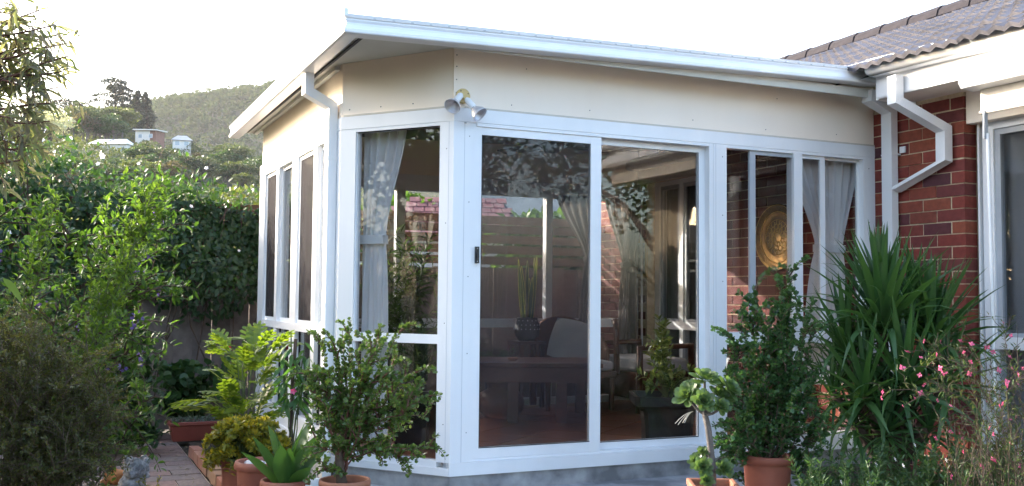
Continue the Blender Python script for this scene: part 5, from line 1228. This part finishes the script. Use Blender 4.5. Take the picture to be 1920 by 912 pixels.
# ceiling fan
cf = thing('ceiling_fan', 'grey ceiling fan with broad blades under the sunroom ceiling', 'fan', (1.42, 1.50, 2.28), .3)
b = MB(); b.lathe([(.001, -.07), (.06, -.06), (.09, -.02), (.085, .03), (.03, .06), (.012, .07), (.012, .25), (.001, .25)], 20); b.build('motor', M['grey_metal'], cf, True); lg = None
for k in range(4):
    if lg is None: lg = box('blade', .12, .60, -.065, .065, -.006, .004, M['interior'], cf, bev=.003); o = lg
    else: o = again(lg, cf)
    o.rotation_euler = (R_(10), 0, k*math.pi/2)

# ------------------------------------------------------------------ beyond the fence
nh = thing('neighbour_house', 'pale neighbouring house with pink tiled roof seen over the fence', 'house', (5.2, 13.5, GZ), -YAW)
b = MB(); b.box(-2.4, 5.0, 0, 6, 0, 2.75); b.build('wall', M['render_wall'], nh)
b = MB(); b.add([(-1.6, -.01, 2.751), (5, -.01, 2.751), (1.6, -.01, 3.9), (-1.6, .2, 2.751), (5, .2, 2.751), (1.6, .2, 3.9)], [(0, 1, 2), (5, 4, 3), (0, 3, 4, 1), (1, 4, 5, 2), (2, 5, 3, 0)]); b.build('gable', M['render_wall'], nh)
nr_ = thing('red_roofed_shed', 'shed with pink red tiled roof just behind the paling fence', 'shed', (3.6, 10.5, GZ), -YAW+.1)
box('wall', -.9, 1.6, .2, 2.6, 0, 2.35, M['render_wall'], nr_)
b = MB(); b.add([(-1.1, -.1, 2.30), (1.8, -.1, 2.30), (1.4, 1.4, 3.05), (-.1, 1.4, 3.05), (-1.1, 2.8, 2.3), (1.8, 2.8, 2.3)], [(0, 1, 2, 3), (3, 2, 5, 4), (1, 5, 2), (0, 3, 4)]); rf2 = b.build('roof', M['tile'], nr_); p0 = None
for j in range(7):
    for i in range(14):
        s = j/7; x = -1.0+i*.2+s*.45
        if x > 1.75-s*.4 or x < -1.1+s*.95: continue
        o = box('roof_tile', -.092, .092, 0, .26, 0, .03, M['redroof'], rf2) if p0 is None else again(p0, rf2); p0 = p0 or o
        o.location = (x, -.1+1.5*s, 2.315+.75*s); o.rotation_euler = (math.atan2(.75, 1.5)-.05, 0, 0)
# trees: every prototype is a trunk with limbs and a crown of leaf clumps
def tree_proto(name, kind, cmat, trunk_m, H, Wd, n, ls, shape='dome', gap=.5):
    t = bpy.data.objects.new(name, None); t.empty_display_size = .1; b = MB(); rg = rng
    tips = []
    b.tube([(0, 0, -1.5), (0, 0, H*.25), (H*.02, 0, H*.55), (0, 0, H*.88)], [H*.026, H*.022, H*.014, H*.004], 6)
    if shape == 'cone': lob = [(rg.normal(0, Wd*.05), rg.normal(0, Wd*.05), H*f, Wd*.5*(1.06-f)**.8*rg.uniform(.75, 1.1), H*.07) for f in np.linspace(.12, .98, 17)]; lob = [(x+rg.uniform(-.28, .28)*r, y+rg.uniform(-.28, .28)*r, z, r, h_) for x, y, z, r, h_ in lob for _ in range(2)]
    elif shape == 'pine': lob = [(rg.uniform(-.5, .5)*Wd*(1.15-f)**.7, rg.uniform(-.5, .5)*Wd*(1.15-f)**.7, H*f, Wd*rg.uniform(.16, .28), H*.055) for f in np.linspace(.22, .97, 26)]
    else: lob = [(Wd*.36*math.cos(q)*rr, Wd*.36*math.sin(q)*rr, H*(.66+.24*rg.uniform(-1, 1)*(1-.5*rr)), Wd*rg.uniform(.13, .25), H*rg.uniform(.08, .15)) for q, rr in [(rg.uniform(0, 6.28), rg.uniform(.1, 1.05)**.6) for _ in range(20)]]
    for x, y, z, r, h_ in lob[::2]: b.tube([(0, 0, max(.2*H, z-.3*H)), (x*.5, y*.5, z-.10*H), (x, y, z)], [H*.010, H*.007, H*.002], 5, False)
    link(t); tr_ = b.build('trunk', trunk_m, t)
    P = []; D = []
    k = n//len(lob)
    for x, y, z, r, h_ in lob:
        d = norm(rg.normal(0, 1, (k, 3))); d[:, 2] = np.abs(d[:, 2])*.9-.25*(rg.uniform(0, 1, k) < .4); rad = rg.uniform(.55, 1.05, (k, 1))**.6
        P.append(V3(x, y, z)+d*rad*V3(r, r, h_)); D.append(d+rg.normal(0, .6, (k, 3)))
    P = np.concatenate(P); D = np.concatenate(D)
    leaves('crown', cmat, t, P, D, rng.uniform(.6, 1.3, len(P))*ls, rng.uniform(.5, 1.0, len(P))*ls, 'kite', jit=.5)
    return t
def hill(x, y):
    d = (x-CAM.x)*AY[0]+(y-CAM.y)*AY[1]; u = (x-CAM.x)*AX[0]+(y-CAM.y)*AX[1]; b_ = u/np.maximum(d, 1)
    k = np.clip((d-70)/350, 0, 1); k = k*k*(3-2*k)*.45+k*.55
    near = 66*k*(1-.26*(1/(1+np.exp(-(b_+.365)*60))))*(1-.25/(1+np.exp(-(b_-.1)*20)))+1.6*np.sin(x*.05)*np.sin(y*.043)*k
    near = near-np.clip((d-430)/250, 0, 1)*14
    k2 = np.clip((d-560)/520, 0, 1); k2 = k2*k2*(3-2*k2); far = (np.interp(b_, [-.7, -.364, -.24, -.12, .1], [118, 194, 226, 204, 108])+4*np.sin(u*.011+1)+4*np.sin(u*.031))*k2-np.clip((d-1150)/600, 0, 1)*90
    return GZ-.4+np.maximum(near, far)
nx, ny = 120, 110; P = []
gx = np.linspace(-900, 760, nx)
gy = 45+1450*np.linspace(0, 1, ny)**1.5
for d in gy:
    for u in gx: p = cb+AX*u*(.25+.75*d/900)+AY*d; P.append((p[0], p[1], float(hill(p[0], p[1]))))
b = MB(); b.grid(P, ny, nx); hs = b.build('hillside', M['hillsoil'], None, True); tag(hs, kind='structure')
kinds = [('gum_tree', 'gum', G['gum'], 'grey green rounded gum tree on the hillside below the ridge', 11, 10, 'dome'), ('leafy_tree', 'green', G['green'], 'dark green leafy tree on the hillside among houses', 9, 9, 'dome'),
         ('olive_tree', 'olive', G['olive'], 'sunlit yellow green tree on the hillside among darker trees', 8, 9, 'dome'), ('dry_tree', 'brown', G['brownt'], 'brownish thin crowned tree on the hillside', 9, 8, 'dome')]
pro = []
for nm, kd, mm, lab, H, Wd, shp in kinds:
    for v in range(2):
        t = tree_proto(nm, kd, mm, M['greybark'], H, Wd, 1500, .62, shp); tag(t, lab, 'tree', 'scattered trees on the hillside'); pro.append([t, False])
def place_tree(t0, u, d, s, rz=None, sink=0):
    t, used = t0; p = cb+AX*u+AY*d; z = float(hill(p[0], p[1]))-sink
    o = t
    if used:
        o = t.copy(); link(o)
        for ch in list(t.children): again(ch, o)
    t0[1] = True; o.location = (p[0], p[1], z); o.rotation_euler = (0, 0, float(rng.uniform(0, 6.28)) if rz is None else rz); o.scale = (s*float(rng.uniform(.88, 1.15)), s*float(rng.uniform(.88, 1.15)), s); return o
hp = [(85, 262, 330), (190, 275, 300), (265, 245, 370), (335, 258, 340)]      # bearings kept open around the houses
marks = [('the cream flowering tree', 86, 285), ('the lower flat roofed house', 105, 330), ('the long white house', 195, 300), ('the big pale gum tree', 205, 330), ('the tall broad pine', 206, 410), ('the brick ended house', 266, 372), ('the twin conifers', 258, 398), ('the broad brown tree', 370, 350), ('the sunroom eaves', 440, 160), ('the overhanging branches', 30, 200), ('the far wooded ridge', 400, 480)]
adj = {'gum_tree': 'grey green rounded', 'leafy_tree': 'dark green leafy', 'olive_tree': 'sunlit yellow green', 'dry_tree': 'brownish thin crowned'}
used_labels = set()
for i in range(2600):
    d = float(rng.uniform(120, 520)); b_ = float(rng.uniform(-.545, -.235)); u = b_*d
    X_ = 960+b_*1869.6; p = cb+AX*u+AY*d; Yt = 551-(float(hill(p[0], p[1]))+7-1.07)/d*1869.6
    if Yt > 318: continue
    k = int(rng.choice(8, p=[.16, .16, .16, .12, .12, .10, .10, .08])); sc_ = float(rng.uniform(.6, 1.25))*(.6 if d > 350 else 1)
    top_ = 551-(float(hill(p[0], p[1]))+12*sc_-1.07)/d*1869.6
    if any(abs(X_-h_[0]) < 34+6*sc_*1869.6/d*.6 and top_ < h_[1]+3 and d < h_[2]+8 for h_ in hp): continue
    mk = min(marks, key=lambda m_: abs(m_[1]-X_)+abs(m_[2]-d)*.35)
    rel = 'left of' if X_ < mk[1]-10 else ('right of' if X_ > mk[1]+10 else ('in front of' if d < mk[2] else 'behind'))
    lab = ('small ' if sc_ < .72 else ('' if sc_ < .98 else 'large '))+adj[kinds[k//2][0]]+' tree '+rel+' '+mk[0]
    if lab in used_labels: continue
    used_labels.add(lab); o = place_tree(pro[k], u, d, sc_); o['label'] = lab
def one_tree(name, lab, mm, tm, H, Wd, n, ls, shp, X_, d, sink=0, extra=0):
    t = tree_proto(name, '', mm, tm, H, Wd, n, ls, shp); tag(t, lab, 'tree'); u = (X_-960)/1869.6*d; place_tree([t, False], u, d, 1, 0, sink); t.scale = (1, 1, 1)
one_tree('pine_tree', 'tall broad dark pine standing on the hill ridge', G['pinecol'], M['bark'], 26, 19, 6500, .95, 'pine', 206, 410)
one_tree('pine_tree', 'dark spreading pine on the ridge beside the cream flowering tree', G['pinecol'], M['bark'], 17, 21, 3200, .8, 'dome', 140, 400)
one_tree('cypress_tree', 'slender dark conifer left of its twin on the ridge', G['pinecol'], M['bark'], 24, 9, 3200, .85, 'cone', 247, 395)
one_tree('cypress_tree', 'slender dark conifer right of its twin on the ridge', G['pinecol'], M['bark'], 26, 11, 3600, .85, 'cone', 268, 400)
one_tree('flowering_tree', 'pale cream flowering tree on the slope behind overhanging leaves', G['cream'], M['bark'], 15, 13, 3000, .7, 'dome', 86, 285, 2)
one_tree('gum_tree', 'big pale gum tree with round spreading crown below the dark pines', G['olive'], M['greybark'], 15, 12, 3400, .62, 'dome', 222, 345)
one_tree('gum_tree', 'broad brown green tree at the foot of the far ridge', G['gum'], M['greybark'], 17, 24, 3600, .75, 'dome', 370, 350, 4)
one_tree('tall_gum_tree', 'tall feathery tree on the ridge behind the overhanging leaves', G['gum'], M['greybark'], 24, 16, 2800, .7, 'dome', 70, 430)
# lighter trees just past the fence
for i, (X_, d, H, Wd, mm, lab) in enumerate([(470, 26, 4.3, 3.6, G['olive'], 'sunlit yellow green tree just past the fence beside the eaves'), (420, 34, 4.2, 4.5, G['green'], 'rounded green tree a little past the paling fence'), (770, 19, 3.4, 3.6, G['solanum'], 'bright green tree past the fence seen through the corner window'), (1005, 16, 3.0, 2.4, G['solanum'], 'bushy green tree past the fence seen through the sliding door'), (330, 60, 5.2, 7, G['olive'], 'wide pale tree in the middle distance past the fence'), (250, 75, 6.5, 8, G['brownt'], 'brownish bushy tree in the middle distance past the fence')]):
    t = tree_proto('garden_tree', '', mm, M['greybark'], H, Wd, 2600, .16 if d < 40 else .3, 'dome'); tag(t, lab, 'tree'); p = cb+AX*(X_-960)/1869.6*d+AY*d; t.location = (p[0], p[1], GZ)
for x, y, H, Wd, lab in ((-5.6, 2.6, 4.3, 3.2, 'leafy shade tree standing left of the garden shrubs'), (-4.9, 6.9, 3.7, 3.8, 'leafy shade tree behind the left end of the paling fence'), (-7.6, 5.2, 5.2, 4.2, 'tall shade tree farthest left beyond the garden')):
    t = tree_proto('shade_tree', '', G['solanum'], M['greybark'], H, Wd, 5200, .11, 'dome'); tag(t, lab, 'tree'); t.location = (x, y, GZ)
for x, y, H, Wd, lab in ((-1.5, -12, 5.2, 5.5, 'broad garden tree standing behind the photographer'), (3.2, -11, 5.6, 5.5, 'leafy garden tree mirrored in the sliding door'), (7.6, -9, 5.0, 5.0, 'garden tree at the far end of the brick house'), (-5.2, -.3, 4.0, 2.8, 'leafy tree mirrored in the corner window glass'), (-6.5, -3.5, 5.0, 4.0, 'tree at the left end of the garden mirrored in glass')):
    t = tree_proto('mirrored_tree', '', G['solanum'], M['greybark'], H, Wd, 4200, .13, 'dome'); tag(t, lab, 'tree'); t.location = (x, y, GZ)
# houses on the hill
def hill_house(lab, X_, Y_, d, wd_, h_, dp, flat, roofm, wallm, rz, brickend=False):
    u = (X_-960)/1869.6*d; p = cb+AX*u+AY*d; z = 1.0665+(551-Y_)/1869.6*d
    t = thing('hillside_house', lab, 'house', (p[0], p[1], z), -YAW+rz)
    b = MB(); b.box(-wd_/2, wd_/2, 0, dp, -6, h_); w_ = b.build('wall', wallm, t)
    if brickend: box('wall', wd_*.22, wd_/2+.05, -.06, dp, -6, h_-.01, M['brickfar'], t)
    b = MB()
    if flat: b.add([(-wd_/2-.8, -1.2, h_+.25), (wd_/2+.8, -1.2, h_-.15), (wd_/2+.8, dp+.8, h_+.25), (-wd_/2-.8, dp+.8, h_+.65), (-wd_/2-.8, -1.2, h_+.6), (wd_/2+.8, -1.2, h_+.2), (wd_/2+.8, dp+.8, h_+.6), (-wd_/2-.8, dp+.8, h_+1.0)], [(3, 2, 1, 0), (4, 5, 6, 7), (0, 1, 5, 4), (1, 2, 6, 5), (2, 3, 7, 6), (3, 0, 4, 7)])
    else: b.add([(-wd_/2-.6, -.7, h_+.01), (wd_/2+.6, -.7, h_+.01), (wd_/2+.6, dp+.6, h_+.01), (-wd_/2-.6, dp+.6, h_+.01), (-wd_/2+1.5, dp/2, h_+2), (wd_/2-1.5, dp/2, h_+2)], [(0, 1, 5, 4), (1, 2, 5), (2, 3, 4, 5), (3, 0, 4), (3, 2, 1, 0)])
    b.build('roof', roofm, t); p0 = None; n = max(2, int(wd_/3))
    for i in range(n):
        x = -wd_/2+wd_*(i+.5)/n; o = box('window', -.8, .8, -.10, .02, .6, 2.1, M['white'], t) if p0 is None else again(p0, t)
        if p0 is None: box('pane', -.7, .7, -.115, -.1025, .7, 2.0, M['paneglass'], o)
        else:
            for ch in list(p0.children): again(ch, o)
        p0 = p0 or o; o.location = (x, 0, 0)
hill_house('house with pale grey flat roof and brick end on the lower slope', 105, 282, 330, 7.5, 3.6, 6, True, M['greyroof'], M['brickfar'], .15)
hill_house('long white house with broken white roofs amid the trees', 195, 290, 300, 12, 3.0, 6, False, M['render_wall'], M['render_wall'], -.1)
hill_house('white flat roofed house with brick end wall below the conifers', 266, 262, 372, 8.5, 3.4, 6, True, M['render_wall'], M['render_wall'], -.2, True)
hill_house('small pale gabled house high between the pines', 160, 226, 400, 5, 3.2, 6, False, M['greyroof'], M['render_wall'], .2)
hill_house('small white house half hidden in trees nearest the eaves', 335, 276, 340, 6, 2.4, 5, False, M['greyroof'], M['render_wall'], .3)
# forest on the far ridge
N = 5200; bb2 = rng.uniform(-.62, .12, N); dd2 = 560+560*rng.uniform(0, 1, N)**.8; P0 = cb+AX[None]*(bb2*dd2)[:, None]+AY[None]*dd2[:, None]; Z0 = hill(P0[:, 0], P0[:, 1]); P = []; D = []
for a in range(26):
    dv = norm(rng.normal(0, 1, (N, 3))); dv[:, 2] = np.abs(dv[:, 2]); sz = (5.5+3*np.sin(np.arange(N)*1.7))[:, None]
    P.append(np.stack([P0[:, 0], P0[:, 1], Z0+4], 1)+dv*sz*V3(1, 1, .9)); D.append(dv+rng.normal(0, .5, (N, 3)))
P = np.concatenate(P); D = np.concatenate(D); fo_ = leaves('forest', G['far'], None, P, D, rng.uniform(2.4, 4.6, len(P)), rng.uniform(2.0, 3.6, len(P)), 'kite'); tag(fo_, kind='stuff')
# undergrowth covering the near slope
N = 42000; bb2 = rng.uniform(-.60, -.1, N); dd2 = 70+420*rng.uniform(0, 1, N)**.8; P0 = cb+AX[None]*(bb2*dd2)[:, None]+AY[None]*dd2[:, None]; P0[:, 2] = hill(P0[:, 0], P0[:, 1])+rng.uniform(0, 2.2, N)*(.6+.5*np.sin(P0[:, 0]*.3)*np.sin(P0[:, 1]*.23))
ug = leaves('undergrowth', G['olive'], None, P0, rng.normal(0, 1, (N, 3))+V3(0, 0, .5), rng.uniform(.6, 1.5, N), rng.uniform(.5, 1.1, N), 'kite'); tag(ug, kind='stuff')

# ------------------------------------------------------------------ haze
hz = bpy.data.materials.new('haze'); hz.use_nodes = True; n = hz.node_tree; n.nodes.remove(n.nodes['Principled BSDF']); v = n.nodes.new('ShaderNodeVolumePrincipled')
v.inputs['Color'].default_value = (.93, .92, .95, 1); v.inputs['Density'].default_value = .00010; v.inputs['Anisotropy'].default_value = .0; n.links.new(v.outputs[0], n.nodes['Material Output'].inputs['Volume'])
hb = box('haze', -1500, 1700, -60, 1900, GZ-2.0, 330, hz); tag(hb, kind='stuff')
